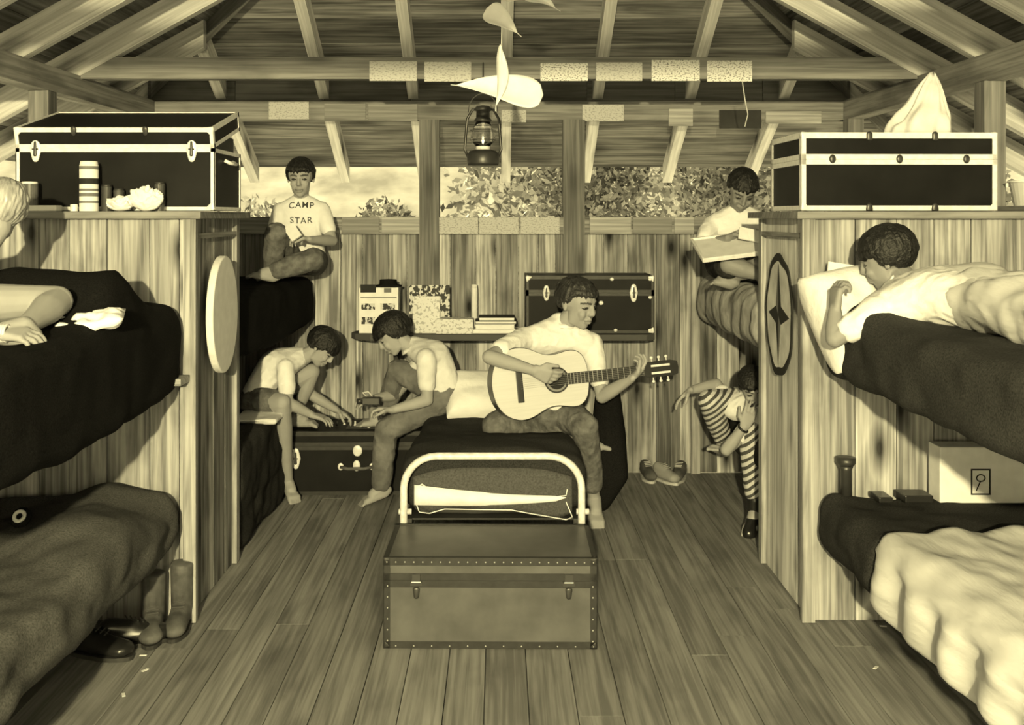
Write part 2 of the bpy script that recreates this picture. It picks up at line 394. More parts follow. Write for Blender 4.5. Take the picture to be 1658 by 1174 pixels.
# roof boards: z of board underside at inward distance t from wall line
def rz(t): return PZ1+.125+SL*t
OV = .85
def slope_boards(face, t0, t1):
    bm = newbm(); nrm = math.sqrt(1+SL*SL); t = t0
    while t < t1:
        wd = random.uniform(.13, .20); ta, tb = t, min(t+wd-.004, t1)
        if face == 'back':
            y0_, y1_ = YB-ta, YB-tb
            hw = lambda y: XW+.95 if False else max(.0, XW-(YB-y))
            xa, xb = -(XW-ta), XW-tb
            # trapezoid plank clipped on the hips
            vs = [(-(XW-ta), y0_, rz(ta)), ((XW-ta), y0_, rz(ta)), ((XW-tb), y1_, rz(tb)), (-(XW-tb), y1_, rz(tb))]
            u = [(p[0]) for p in vs]; vv = [0, 0, wd, wd]
        else:
            s = 1 if face == 'right' else -1
            vs = [(s*(XW-ta), YF-.3, rz(ta)), (s*(XW-ta), YB-ta, rz(ta)), (s*(XW-tb), YB-tb, rz(tb)), (s*(XW-tb), YF-.3, rz(tb))]
            u = [p[1] for p in vs]; vv = [0, 0, wd, wd]
        uvl = bm.loops.layers.uv.verify(); th = .02+random.uniform(0, .004)
        lo = [bm.verts.new(p) for p in vs]; hi = [bm.verts.new((p[0], p[1], p[2]+th)) for p in vs]
        fl = [(lo, range(4)), (hi, range(4))]
        for ring in (lo, hi):
            f = bm.faces.new(ring)
            for lp, a, b in zip(f.loops, u, vv): lp[uvl].uv = (a, b)
        for i in range(4):
            j = (i+1) % 4
            if (lo[i].co-lo[j].co).length < 1e-5: continue
            f = bm.faces.new([lo[i], lo[j], hi[j], hi[i]])
            for lp in f.loops: lp[uvl].uv = (lp.vert.co.x+lp.vert.co.y, .01)
        t += wd
    # tar paper above
    return bm
TM = XW
for nm in ('back', 'left', 'right'):
    b_ = slope_boards(nm, -OV, TM-.001)
    struct(obj('ceiling', b_, W_ROOF))
bm = bmesh.new()     # roofing felt over the boards
ap = V((0, YB-XW, rz(XW)+.04)); z0_ = rz(-OV)+.04; E = XW+OV
a_, b_, c_, d_, r_ = [bm.verts.new(p) for p in ((-E, YF-.3, z0_), (-E, YB+OV, z0_), (E, YB+OV, z0_), (E, YF-.3, z0_), (0, YF-.3, rz(XW)+.04))]
p_ = bm.verts.new(ap)
bm.faces.new([a_, b_, p_, r_]); bm.faces.new([b_, c_, p_]); bm.faces.new([c_, d_, r_, p_]); bm.faces.new([a_, r_, d_])
struct(obj('ceiling', bm, mat('roof_felt', .08)))
# rafters
RT, RW = .12, .06
def rafter(p0, p1, side, m, dep=RT, wid=RW):
    """p0..p1 along board underside; hangs dep below"""
    bm = newbm(); p0, p1 = V(p0), V(p1); sv = V(side)*wid
    board(bm, p0-sv/2-V((0, 0, dep+.002)), p1-p0, sv, (0, 0, dep)); return trim(bm, m)
for px in (-1.62, -1.02, -.50, .045, .575, 1.115, 1.66):
    t1 = XW-abs(px)-.03
    rafter((px, YB+OV-.03, rz(-OV+.03)), (px, YB-t1, rz(t1)), (1, 0, 0), W_RAFT)
for s in (-1, 1):
    y = YB-.50; k = 0
    while y > YF:
        t1 = min(XW-.02, YB-y-.03)
        rafter((s*(XW+OV-.03), y, rz(-OV+.03)), (s*(XW-t1), y, rz(t1)), (0, 1, 0), W_RAFT, .15, .055); y -= .60; k += 1
    # hip rafter
    rafter((s*(XW+OV-.1), YB+OV-.1, rz(-OV+.1)), (0, YB-XW, rz(XW)), (.707, .707*s, 0), W_BEAM, .11, .045)

# name boards on the beams
def plaque(px0, px1, py0, py1, d, m, label, tilt=0, dark=False, group='name boards nailed on the beams'):
    a, b = P(px0, py1, d), P(px1, py0, d); bm = newbm(); w_, h_ = b.x-a.x, b.z-a.z
    board(bm, (-w_/2, 0, -h_/2), (w_, 0, 0), (0, 0, h_), (0, .012, 0))
    o = obj('name_board', bm, m); o.location = ((a.x+b.x)/2, d-.0, (a.z+b.z)/2); o.rotation_euler = (0, tilt, 0)
    tag(o, label, 'sign', group); return bevel(o, .0015, 1)
TB = 5.02-.0125
for i, (a, b, c, d, mm, lb) in enumerate([
    (598, 675, 99, 131, M_SIGN2, 'lettered wooden name board at the left end of the row on the tie beam'),
    (687, 763, 100, 132, M_SIGN2, 'second lettered name board from the left on the tie beam'),
    (875, 952, 102, 131, M_SIGN, 'lettered name board on the tie beam just right of the big white hanging leaf'),
    (965, 1040, 101, 131, M_PLAQ if False else M_SIGN2, 'faded pale name board fourth along the tie beam'),
    (1055, 1133, 97, 131, M_SIGN, 'bright written name board fifth along the tie beam'),
    (1145, 1218, 98, 132, M_SIGN, 'bright written name board at the right end of the tie beam row')]):
    plaque(a, b, c, d, TB, mm, lb)
PB = YB-.04-.0125
for a, b, c, d, mm, lb in [
    (435, 500, 164, 193, M_SIGN2, 'pale name board on the back plate above the boy in the lettered shirt'),
    (525, 592, 168, 194, W_BEAM, 'grey name board on the back plate left of the wall posts'),
    (596, 676, 168, 196, W_BEAM, 'weathered name board on the back plate beside the left post'),
    (812, 852, 178, 198, M_SIGN2, 'small faded name board on the back plate right of the lantern'),
    (943, 1010, 169, 196, M_SIGN2, 'pale name board on the back plate just right of the right post'),
    (1083, 1122, 176, 204, W_PLAQ, 'small square name board on the back plate left of the dark one'),
    (1165, 1233, 178, 208, mat('dark_board', .035, .8, noise_amt=.3), 'dark name board on the back plate below the tie beam string'),
    (1240, 1330, 180, 200, W_PLAQ, 'long thin name board at the right end of the back plate')]:
    plaque(a, b, c, d, PB, mm, lb)
SB = YB-.05-.0125
for i, (a, b, mm, lb) in enumerate([
    (553, 614, W_BEAM, 'grey name board on the window sill left of the left post'),
    (618, 679, W_PLAQ, 'pale name board on the window sill touching the left post'),
    (711, 774, M_SIGN2, 'spotted name board on the middle sill next to the left post'),
    (776, 840, M_SIGN2, 'spotted name board in the centre of the middle sill'),
    (843, 906, M_SIGN2, 'pale streaked name board on the middle sill next to the right post'),
    (955, 1022, W_PLAQ, 'pale name board on the sill right of the right post'),
    (1025, 1088, W_BEAM, 'darker name board on the right sill in the middle'),
    (1092, 1124, W_PLAQ, 'short name board on the sill beside the boy with the tray')]):
    plaque(a, b, 352, 379, SB, mm, lb, group='name boards along the window sill')

# outdoors
bm = bmesh.new(); g = {}
for i in range(41):
    for j in range(31):
        x = -14+28*i/40; y = 7.6+22*j/30
        z = -.4+ max(0, (y-8.2))*.60 - .02*max(0, y-8.2)**1.4 + .25*noise.noise(V((x*.3, y*.3, 0))) - .10*max(0, x)*.5
        g[(i, j)] = bm.verts.new((x, y, z))
for i in range(40):
    for j in range(30): bm.faces.new([g[(i, j)], g[(i+1, j)], g[(i+1, j+1)], g[(i, j+1)]])
tag(obj('hillside', bm, M_HILL, smooth=True), kind='structure')
bm = bmesh.new()
for k in range(15000):
    x = random.uniform(-1.3, 6.2); y = random.uniform(8.3, 13)
    if x < -.1 and random.random() < (-.1-x)*1.1 + .25: continue
    if x < .0 and y < 10.2: continue
    z = -.4+max(0, (y-8.2))*.60-.02*max(0, y-8.2)**1.4+.25*noise.noise(V((x*.3, y*.3, 0)))-.05*max(0, x)+random.random()**1.5*(.45+.35*noise.noise(V((x*1.5, y*1.5, 3))))
    a = V((random.gauss(0, 1), random.gauss(0, 1), random.gauss(0, 1))).normalized(); b = a.cross(V((random.random(), random.random(), .3))).normalized(); q = random.uniform(.03, .075); c = V((x, y, z))
    bm.faces.new([bm.verts.new(c+a*q), bm.verts.new(c+b*q*.5), bm.verts.new(c-a*q), bm.verts.new(c-b*q*.5)])
tag(obj('hillside_undergrowth', bm, M_LEAF), 'dense sunlit leafy undergrowth covering the slope outside the window', 'undergrowth', kind='stuff')
bm = newbm(); box(bm, -30, 30, -20, 7.7, -.6, -.45); tag(obj('yard_ground', bm, M_GROUND), kind='structure')
def shrub(x, y, z, r, n, label, m=None, h=1.0, group='shrubs beyond the window opening'):
    root = thing('shrub', (x, y, z), label, 'shrub', group)
    bm = bmesh.new()
    for k in range(int(n*1.7)):
        u = V((random.gauss(0, 1), random.gauss(0, 1), random.gauss(0, 1))).normalized()*r*random.uniform(.55, 1)
        c = V((u.x, u.y*.8, (u.z*h+r*h*.9))); s = random.uniform(.025, .055)
        a = V((random.gauss(0, 1), random.gauss(0, 1), random.gauss(0, 1))).normalized(); b = a.cross(V((random.random(), random.random(), .3))).normalized()
        vs = [bm.verts.new(c+a*s), bm.verts.new(c+b*s*.5), bm.verts.new(c-a*s), bm.verts.new(c-b*s*.5)]; bm.faces.new(vs)
    obj('foliage', bm, m or M_LEAF, root)
    bm = bmesh.new()
    for k in range(7): tube(bm, [(0, 0, -.2), (random.uniform(-.3, .3)*r, random.uniform(-.3, .3)*r, r*h*.6), (random.uniform(-.7, .7)*r, random.uniform(-.7, .7)*r, r*h*1.2)], [.03, .02, .008], 5)
    obj('branches', bm, M_BARK, root)
for k, (x, y, z, r, n, lb) in enumerate([
    (-2.3, 9.9, .75, .5, 900, 'sunlit shrub beyond the opening, left of the boy in the lettered shirt'),
    (-.25, 9.2, .55, .52, 1700, 'leafy sunlit shrub outside behind the hanging lantern'),
    (.72, 9.0, .5, .50, 1800, 'leafy shrub outside behind the right post'),
    (1.65, 9.1, .55, .50, 1800, 'shrub outside the window right of the right post'),
    (2.6, 9.3, .55, .52, 1800, 'shrub outside the window near the boy with the tray'),
    (3.7, 9.2, .4, .58, 1800, 'shrub outside behind the right front trunk'),
    (.9, 10.9, 1.3, .7, 1500, 'farther pale shrub up the slope seen between the posts and the right bunk'),
    (2.6, 11.2, 1.2, .75, 1500, 'farther shrub up the slope at the right of the opening'),
    (3.4, 4.6, .4, .75, 1500, 'shrub outside the right side opening beside the trunk'),
    (-3.5, 4.8, .4, .75, 1200, 'shrub outside the left side opening beside the black trunk'),
    (-1.16, 10.6, 1.05, .34, 400, 'small dark bush up the bright slope left of the left post')]):
    shrub(x, y, z, r, n, lb, M_LEAFD if k in (10, 6, 7) else M_LEAF)

# ------------------------------------------------------------------ partitions (lockers) between the bunks
D1, D2, XA = 3.89, 4.57, 1.152
def partition(s, label):
    root = thing('bunk_partition', (s*1.6, (D1+D2)/2, 0), label, 'partition', 'board partitions with a shelf on top')
    xo = s*(XW-.06); xi = s*XA; ht = 1.49
    x0, x1 = min(xo, xi), max(xo, xi)
    reparent(obj('front_panel', wall_boards((x0, D1, 0), (1, 0, 0), None, (0, -1, 0), x1-x0, .003, ht, .10, .17), W_PANEL), root)
    reparent(obj('rear_panel', wall_boards((x0, D2, 0), (1, 0, 0), None, (0, 1, 0), x1-x0, .003, ht, .12, .17), W_BACK), root)
    bm = wall_boards((xi, D1+.002, 0), (0, 1, 0), None, (-s, 0, 0), D2-D1-.004, .003, ht, .15, .22)
    reparent(obj('side_panel', bm, W_SIDE if s < 0 else W_SIDE_LIT), root)  # flash-lit right side and dimmer left side put into the board tone
    for yy in (D1-.012, D2-.02):
        bm = newbm(); box(bm, xi-(.022 if s < 0 else -.002)-0.0, xi+(.022 if s > 0 else -.002), yy-.012, yy+.03, .003, ht, 2)
        bm.free()
    bm = newbm(); xx = xi-s*.0
    box(bm, min(xx-s*.035, xx+s*.012), max(xx-s*.035, xx+s*.012)-.0, D1-.025, D1+.001, .003, ht, 2)
    reparent(obj('corner_trim', bm, W_PANEL), root)
    bm = newbm(); a = xi-s*.022
    box(bm, min(a, xi-s*.001), max(a, xi-s*.001), D1+.001, D1+.05, .003, ht, 2); reparent(obj('corner_trim', bm, W_PANEL), root)
    bm = newbm(); box(bm, min(a, xi-s*.001), max(a, xi-s*.001), D2-.045, D2+.001, .003, ht, 2); reparent(obj('corner_trim', bm, W_PANEL), root)
    # frame of the closed hatch on the side
    bm = newbm(); box(bm, min(a, xi-s*.001), max(a, xi-s*.001), D1+.06, D2-.05, 1.415, 1.435, 1); reparent(obj('hatch_rail', bm, W_SIDE), root)
    bm = newbm()
    xe = xi-s*.06
    box(bm, min(x0, xe) if s > 0 else x0, max(x1, xe) if s < 0 else x1, D1-.05, D2+.04, ht+.001, ht+.027, 0)
    reparent(obj('top_shelf', bm, W_BEAM), root)
    return root
partition(-1, 'left board partition with the white disc on its aisle side')
partition(1, 'right board partition with the dark compass ring on its aisle side')
SH = 1.49+.028
# white disc, left
def disc_thing(name, m, s, yc, zc, r, t, label, cat, sq=1):
    M = Matrix.Translation((s*(XA-.0235), yc, zc)) @ Matrix.Rotation(math.radians(-90*s), 4, 'Y')
    bm = bmesh.new(); n = 48
    prism(bm, [(r*math.cos(2*math.pi*k/n)*1.0, r*sq*math.sin(2*math.pi*k/n)) for k in range(n)], t, M)
    return tag(obj(name, bm, m), label, cat)
o = disc_thing('round_disc', M_PAPER, -1, 4.225, 1.5-158*4.24/F, .235, .03, 'plain white round disc hung on the left partition', 'disc', .82); bevel(o, .006)
# compass emblem, right
zc = 1.5-160*4.22/F
root = thing('compass_emblem', (XA-.0235, 4.22, zc), 'dark ring with a four pointed compass star on the right partition', 'sign')
def flat(name, polys, m, t, off=0):
    bm = bmesh.new(); M = Matrix.Translation((-off, 0, 0)) @ Matrix.Rotation(math.radians(-90), 4, 'Y') @ Matrix.Rotation(0, 4, 'Z')
    for p in polys: prism(bm, p, t, M)
    return obj(name, bm, m, root)
n = 56; polys = []; A_, B_ = .245, .20
def rr_(k): return 1+.02*math.sin(5*k)+.015*math.cos(9*k)
for k in range(n):
    a, b = 2*math.pi*k/n, 2*math.pi*(k+1)/n
    wA, wB = (.018+.014*abs(math.cos(a))**6), (.018+.014*abs(math.cos(b))**6)
    polys.append([(A_*rr_(a)*math.cos(a), B_*rr_(a)*math.sin(a)), (A_*rr_(b)*math.cos(b), B_*rr_(b)*math.sin(b)), ((A_*rr_(b)-wB)*math.cos(b), (B_*rr_(b)-wB)*math.sin(b)), ((A_*rr_(a)-wA)*math.cos(a), (B_*rr_(a)-wA)*math.sin(a))])
flat('plate', [[((A_-.01)*math.cos(2*math.pi*k/40), (B_-.01)*math.sin(2*math.pi*k/40)) for k in range(40)]], mat('emblem_wood', .62, .8, noise_amt=.25, nscale=10), .004)
flat('ring', polys, M_INK, .006)
st = []
for k in range(4):
    a = k*math.pi/2; Lk = .205 if k % 2 == 0 else .15; c, s_ = math.cos(a), math.sin(a)
    for q in (-1, 1):
        e = a+q*math.pi/4; st.append([(0, 0), (Lk*c, Lk*s_), (.05*math.cos(e), .05*math.sin(e))])
flat('star', [p for i, p in enumerate(st) if i % 2 == 0 or i in (3, 7)], M_INK, .0065)
flat('star_light', [p for i, p in enumerate(st) if not (i % 2 == 0 or i in (3, 7))], M_INK2, .0065)

# ------------------------------------------------------------------ trunks
def trunk(name, w_, dp, h, loc, rz_, label, body, edge, edge_w=.02, lid_h=.09, style='fiber', lid_open=0, group=None, metal=M_METAL):
    root = thing(name, loc, label, 'trunk', group, rz_)
    x0, x1, y0, y1 = -w_/2, w_/2, 0, dp; e = edge_w; t = .003
    bm = newbm(); box(bm, x0, x1, y0, y1, .002, h-lid_h-.001); bevel(obj('body', bm, body, root), .004)
    lid = bpy.data.objects.new('lid', None); lroot = lid
    bm = newbm(); box(bm, x0, x1, y0, y1, 0, lid_h); lid_o = obj('lid', bm, body, root); bpy.data.objects.remove(lid)
    bevel(lid_o, .005); lid_o.location = (0, 0, h-lid_h); lid_o.rotation_euler = (lid_open, 0, 0)
    def edges(z0, z1, nm, par, top, bot):
        bm = newbm()
        for xx in (x0-t, x1-e+t):
            box(bm, xx, xx+e, y0-t, y0, z0, z1, 2); box(bm, xx, xx+e, y1, y1+t, z0, z1, 2)
        for xx in (x0-t, x1):
            box(bm, xx, xx+t, y0-t, y0+e, z0, z1, 2); box(bm, xx, xx+t, y1-e, y1+t, z0, z1, 2)
        for (on, zz) in ((top, z1-e), (bot, z0)):
            if not on: continue
            box(bm, x0-t, x1+t, y0-t, y0, zz, zz+e); box(bm, x0-t, x1+t, y1, y1+t, zz, zz+e)
            box(bm, x0-t, x0, y0, y1, zz, zz+e, 1); box(bm, x1, x1+t, y0, y1, zz, zz+e, 1)
        if top == 2:
            box(bm, x0-t, x1+t, y0-t, y0+e*.6, z1, z1+t); box(bm, x0-t, x1+t, y1-e*.6, y1+t, z1, z1+t)
            box(bm, x0-t, x0+e*.6, y0, y1, z1, z1+t, 1); box(bm, x1-e*.6, x1+t, y0, y1, z1, z1+t, 1)
        return obj(nm, bm, edge, par)
    ed = edges(.003, h-lid_h-.001, 'edging', root, 1, 1)
    el = edges(0, lid_h, 'edging', lid_o, 2, 1)
    # rivets, one mesh shared by all
    rb = bmesh.new(); hull(rb, [(V((0, 0, 0)), (.0026, .0016, .0026))]); rm = bpy.data.meshes.new('rivet'); rb.to_mesh(rm); rb.free(); rm.materials.append(M_RIVET)
    def riv(x, z, par):
        o = bpy.data.objects.new('rivet', rm); COL.objects.link(o); o.parent = par; o.location = (x, y0-t-.0005, z)
    n = 24 if style == 'fiber' else 0
    for k in range(n):
        riv(x0+.01+(w_-.02)*k/(n-1), lid_h-e/2, lid_o)
        if k % 2: riv(x0+.01+(w_-.02)*k/(n-1), e/2, root)
    for k in range(6 if n else 0):
        zz = .03+(h-lid_h-.05)*k/5; riv(x0+e/2, zz, root); riv(x1-e/2, zz, root)
    # corners
    for xx, sx in ((x0, 1), (x1, -1)):
        for zz, sz, par in ((.004, 1, root), (lid_h+t, -1, lid_o)):
            bm = bmesh.new(); c = V((xx-sx*.002, y0-.002, zz)); q = .028 if style != 'fiber' else .018
            hull(bm, [(c+V((sx*.006, .006, sz*.006)), .009), (c+V((sx*q, .004, sz*.006)), .006), (c+V((sx*.006, .004, sz*q)), .006), (c+V((sx*.006, q, sz*.006)), .006)])
            obj('corner_cap', bm, metal if style != 'fiber' else edge, par, smooth=True)
    def latch(x, z, sc=1.0, m=metal, par=root):
        bm = bmesh.new(); c = V((x, y0-t, z))
        hull(bm, [(c+V((0, 0, .03*sc)), (.012*sc, .004, .012*sc)), (c+V((0, 0, 0)), (.02*sc, .005, .02*sc)), (c+V((0, 0, -.03*sc)), (.012*sc, .004, .014*sc))])
        lo = obj('latch', bm, m, par, smooth=True)
        bm = bmesh.new(); hull(bm, [(c+V((0, -.006, .022*sc)), (.004*sc, .004, .006)), (c+V((0, -.006, -.02*sc)), (.006*sc, .004, .006))]); tube(bm, [c+V((-.01*sc, -.006, 0)), c+V((.01*sc, -.006, 0))], .003, 6)
        obj('hasp', bm, M_DMETAL, lo)
    return root, lid_o, latch, (x0, x1, y0, y1)
# foreground footlocker
R, lid, latch, _ = trunk('footlocker', .735, .40, .314, (-.031, 3.635, 0), -.012, 'scuffed grey-brown footlocker with dark riveted edging on the floor at the foot of the cot', M_TRK, M_TRKE, .024, .075, 'fiber')
for x in (-.255, .272):
    bm = newbm(); box(bm, x-.014, x+.014, -.012, -.003, .235, .262); box(bm, x-.02, x+.02, -.010, -.003, .222, .236); obj('latch_plate', bm, M_DMETAL, R)
    bm = bmesh.new(); hull(bm, [(V((x, -.010, .21)), (.012, .005, .008)), (V((x, -.010, .185)), (.009, .005, .008))]); obj('hasp', bm, M_DMETAL, R, True)
    bm = newbm(); box(bm, x-.016, x+.016, -.014, -.012, .2345, .2375); obj('latch_bar', bm, M_METAL, R)
# black trunk between the boys
R, lid, latch, _ = trunk('footlocker', .86, .36, .34, (-.78, 5.64, 0), 0.02, 'black trunk with metal latches on the floor at the back, holding the boys\' game', M_TRKB, M_TRKE, .02, .075, 'plain')
latch(-.31, .20, 1.3); latch(.33, .20, 1.3)
for nm_, x_, z_, a_, b_ in (('lock_plate', .02, .24, .026, .03), ('handle_mount', -.07, .155, .016, .02), ('handle_mount', .10, .155, .016, .02), ('badge', .015, .16, .02, .03)):
    bm = bmesh.new(); hull(bm, [(V((x_, -.003, z_)), (a_, .005, b_))]); obj(nm_, bm, M_METAL, R, True)
bm = bmesh.new(); tube(bm, [(-.07, -.012, .155), (-.03, -.03, .150), (.06, -.03, .150), (.10, -.012, .155)], .009, 8); obj('handle', bm, M_LEATHB, R, True)
# left top trunk, lid ajar
R, lid, latch, ex = trunk('footlocker', .745, .40, .315, (-1.451, 3.97, SH), 0, 'large black trunk with metal edging and raised lid on top of the left partition', M_TRKB, M_METAL, .0145, .075, 'plain', lid_open=math.radians(14))
lid.location.z += .0
bm = newbm(); box(bm, -.355, .355, .05, .365, .2, .30); obj('tray', bm, M_TRKE, R)
latch(-.30, .235, 1.1); latch(.29, .235, 1.1)
for x in (-.15, .12):
    bm = bmesh.new(); hull(bm, [(V((x, -.004, .07)), (.012, .006, .014)), (V((x, -.004, .055)), (.008, .005, .008))]); obj('clasp', bm, M_DMETAL, lid, True)
bm = bmesh.new(); tube(bm, [(.377, .14, .20), (.395, .15, .19), (.395, .25, .19), (.377, .26, .20)], .007, 8); obj('handle', bm, M_METAL, R, True)
# right top trunk
R, lid, latch, ex = trunk('footlocker', .742, .40, .295, (1.513, 3.97, SH), .02, 'black trunk with bright metal edging and studs on top of the right partition', M_TRKB, M_METAL, .019, .098, 'plain')
for x in (-.115, .135):
    for z in (.083,):
        bm = bmesh.new(); hull(bm, [(V((x, -.005, z+.012)), (.012, .006, .01)), (V((x, -.005, z-.006)), (.012, .006, .008))]); obj('clasp', bm, M_DMETAL, lid, True)
    bm = bmesh.new(); hull(bm, [(V((x, -.005, .02)), (.012, .006, .012)), (V((x, -.005, .006)), (.014, .006, .006))]); obj('clasp', bm, M_DMETAL, R, True)
for x in (-.255, 0, .255):
    bm = bmesh.new(); hull(bm, [(V((x, -.005, .198)), (.013, .006, .017))]); obj('clasp', bm, M_DMETAL, R, True)
# small trunk on the back shelf
SHZ = 1.5-190*5.8/F
R, lid, latch, ex = trunk('footlocker', .70, .33, .315, (.50, 5.77, SHZ+.002), 0, 'black trunk with pale studs on the back shelf behind the guitar player', M_TRKB, M_TRKE, .016, .09, 'plain')
latch(.24, .225, 1.15); latch(-.24, .225, 1.0)
bm = bmesh.new(); hull(bm, [(V((.06, -.006, .17)), (.014, .007, .012))]); obj('lock', bm, M_METAL, R, True)
for x, z in ((.33, .20), (.33, .02), (.33, .30), (.14, .02), (.12, .30)):
    bm = bmesh.new(); hull(bm, [(V((x, -.005, z)), (.011, .005, .009))]); obj('stud', bm, M_METAL, R, True)

# ------------------------------------------------------------------ bunks
def bunk(s, y0, y1, z, label, group='fixed plank bunks'):
    """plank platform with rails, carried on the wall and partition; z = platform top"""
    root = thing('bunk', (s*1.6, (y0+y1)/2, 0), label, 'bunk', group)
    xi, xo = s*(XA+.10), s*(XW-.07); a, b = min(xi, xo), max(xi, xo)
    bm = newbm(); y = y0
    while y < y1-.01:
        wd = min(.14, y1-y); board(bm, (a, y, z-.02), (b-a, 0, 0), (0, wd-.004, 0), (0, 0, .02)); y += wd
    reparent(obj('platform', bm, W_BACK), root)
    bm = newbm(); box(bm, min(xi, xi+s*.04), max(xi, xi+s*.04), y0, y1, z-.07, z-.021, 1); reparent(obj('side_rail', bm, W_SHELF), root)  # rail wood darkened to stand in for the shade under the bedding
    bm = newbm(); box(bm, a, b, y1-.045, y1-.002, z-.10, z-.021, 0); reparent(obj('ledger', bm, W_PANEL), root)
    m = slab('mattress', a+.005, b-.005, y0+.02, y1-.02, z+.001, z+.09, .04, M_PAD, ny=30); reparent(m, root)
    return root
YN = 1.9
UZ, LZ = 1.02, .325
bunk(-1, YN, D1-.03, UZ, 'left upper bunk nearest the camera')
bunk(-1, YN, D1-.03, LZ, 'left lower bunk nearest the camera')
bunk(1, YN, D1-.03, UZ, 'right upper bunk nearest the camera with the reading boy')
bunk(1, YN, D1-.03, LZ, 'right lower bunk nearest the camera under the draped sheet')
bunk(-1, D2+.03, YB-.06, UZ, 'left upper bunk behind the partition with the boy in the lettered shirt')
bunk(-1, D2+.03, YB-.06, LZ, 'left lower bunk behind the partition where a boy sits')
bunk(1, D2+.03, YB-.06, UZ, 'right upper bunk behind the partition with the boy holding a tray')
bunk(1, D2+.03, YB-.06, LZ, 'right lower bunk behind the partition')
def blanket(name, s, y0, y1, z0, z1, m, label, cat='blanket', fn=None, xi=None, amp=.012, sc=(5, 5, 9), r=.05, ny=70, xo=None, **k):
    xi = XA+.005 if xi is None else xi; xo = XW-.07 if xo is None else xo
    a, b = (s*xi, s*xo) if s > 0 else (s*xo, s*xi)
    o = slab(name, a, b, y0, y1, z0, z1, r, m, fn, amp, sc, ny=ny, **k)
    return tag(o, label, cat)
# left upper: heap at the far end, roll on the edge
def f_lu(c):
    t = max(0, min(1, (c.z-1.06)/.08))
    h = .175*gauss(c.y-3.38, .16)*max(0, min(1, (-1.15-c.x)/.08))*(1-.5*max(0, min(1, (-1.55-c.x)/.4))) + .03*gauss(c.y-3.80, .07)
    low = max(0, 1-(c.y-2.2)/1.6)*.0
    c = c.copy(); c.z += h*t
    if c.x > -1.3 and c.z < 1.06: c.z -= .06*gauss(c.y-3.0, .7)
    return c
blanket('blanket', -1, YN, D1-.035, .885, 1.155, M_BLK, 'black blanket heaped on the left upper bunk beside the blond child', fn=f_lu, r=.06)
def f_ll(c):
    c = c.copy(); t = max(0, min(1, (c.z-.40)/.06))
    c.z += t*(.06*gauss(c.y-3.72, .10)*gauss(c.x+1.35, .10) + .03*math.sin(c.x*9+c.y*4)*gauss(c.y-3.2, .5) + .035*gauss(c.y-3.3, .12))
    return c
blanket('blanket', -1, YN, D1-.035, .285, .485, M_GREYB, 'grey-brown blanket over the left lower bunk with a round button', fn=f_ll, amp=.02, r=.07)
o = thing('button', (-1.53, 3.36, .515), 'white ring button on the grey blanket of the left lower bunk', 'button')
o.location.z += .02
bm = bmesh.new(); pts = [(0.016*math.cos(2*math.pi*k/20), -.014, .016*math.sin(2*math.pi*k/20)+.0) for k in range(21)]; tube(bm, pts, .006, 8); obj('rim', bm, M_PAPER, o, True)
bm = bmesh.new(); hull(bm, [(V((0, .0, 0)), (.034, .012, .034))]); obj('backing', bm, M_BLK, o, True); o.rotation_euler = (math.radians(-35), 0, 0)
# right upper
def f_ru(c):
    c = c.copy(); t = max(0, min(1, (c.z-1.06)/.08))
    c.z += t*(.045*gauss(c.y-3.45, .12)*gauss(c.x-1.2, .10)+.05*max(0, min(1, (c.x-1.2)/.1))*0)
    if c.y > 3.5: c.y -= (c.y-3.5)*.35*max(0, min(1, (1.35-c.x)/.2))
    return c
blanket('blanket', 1, YN, D1-.035, .93, 1.16, M_SLATE, 'dark grey blanket hanging over the edge of the right upper bunk', fn=f_ru, r=.06)
def f_rl(c):
    c = c.copy(); t = max(0, min(1, (c.z-.4)/.06)); c.z += t*(.02*gauss(c.x-1.2, .08)); return c
blanket('blanket', 1, 3.24, D1-.035, .285, .475, M_BLK2, 'charcoal blanket on the right lower bunk behind the draped sheet', fn=f_rl, r=.07)
def f_sh(c):
    c = c.copy(); fold = .010*math.sin((c.y*9+c.x*30)+4*noise.noise(c*2.5))-.014*abs(noise.noise(V((c.x*12+c.y*5, c.y*3, c.z*4)))); side = max(0, min(1, (1.25-c.x)/.12))
    c.z += fold*(.6 if c.z > .45 else .25)
    if c.z < .45: c.x += .02*math.sin(c.y*26+c.z*9)*side
    return c
blanket('sheet', 1, YN, 3.33, .25, .53, M_SHEET, 'pale rumpled sheet over the near end of the right lower bunk', 'sheet', fn=f_sh, xi=XA+.005, amp=.014, sc=(9, 4, 9), r=.09, ny=120, nx=40, nz=16)
# rear left upper, skewed edge
def f_bl(c):
    c = c.copy(); k = max(0, min(1, (c.x+2.05)/.9)); c.x += .10*k*max(0, (c.y-4.6)/1.5)
    if c.z < 1.1: c.z -= .05*k*gauss(c.y-5.2, .5); 
    return c
blanket('blanket', -1, D2+.03, YB-.08, .89, 1.15, M_BLK, 'black blanket on the rear left upper bunk under the sitting boy', fn=f_bl, r=.06)
blanket('blanket', -1, D2+.035, YB-.08, .012, .47, M_BLK2, 'black blanket draped to the floor over the rear left lower bunk', amp=.02, r=.04, xi=XA-.02, nz=16, xo=1.5)
o = slab('pad', -1.32, -1.10, 5.18, 5.42, .472, .497, .012, M_WHITE, amp=.006, ny=20); tag(o, 'white folded pad under the boy on the rear left lower bunk', 'pad')
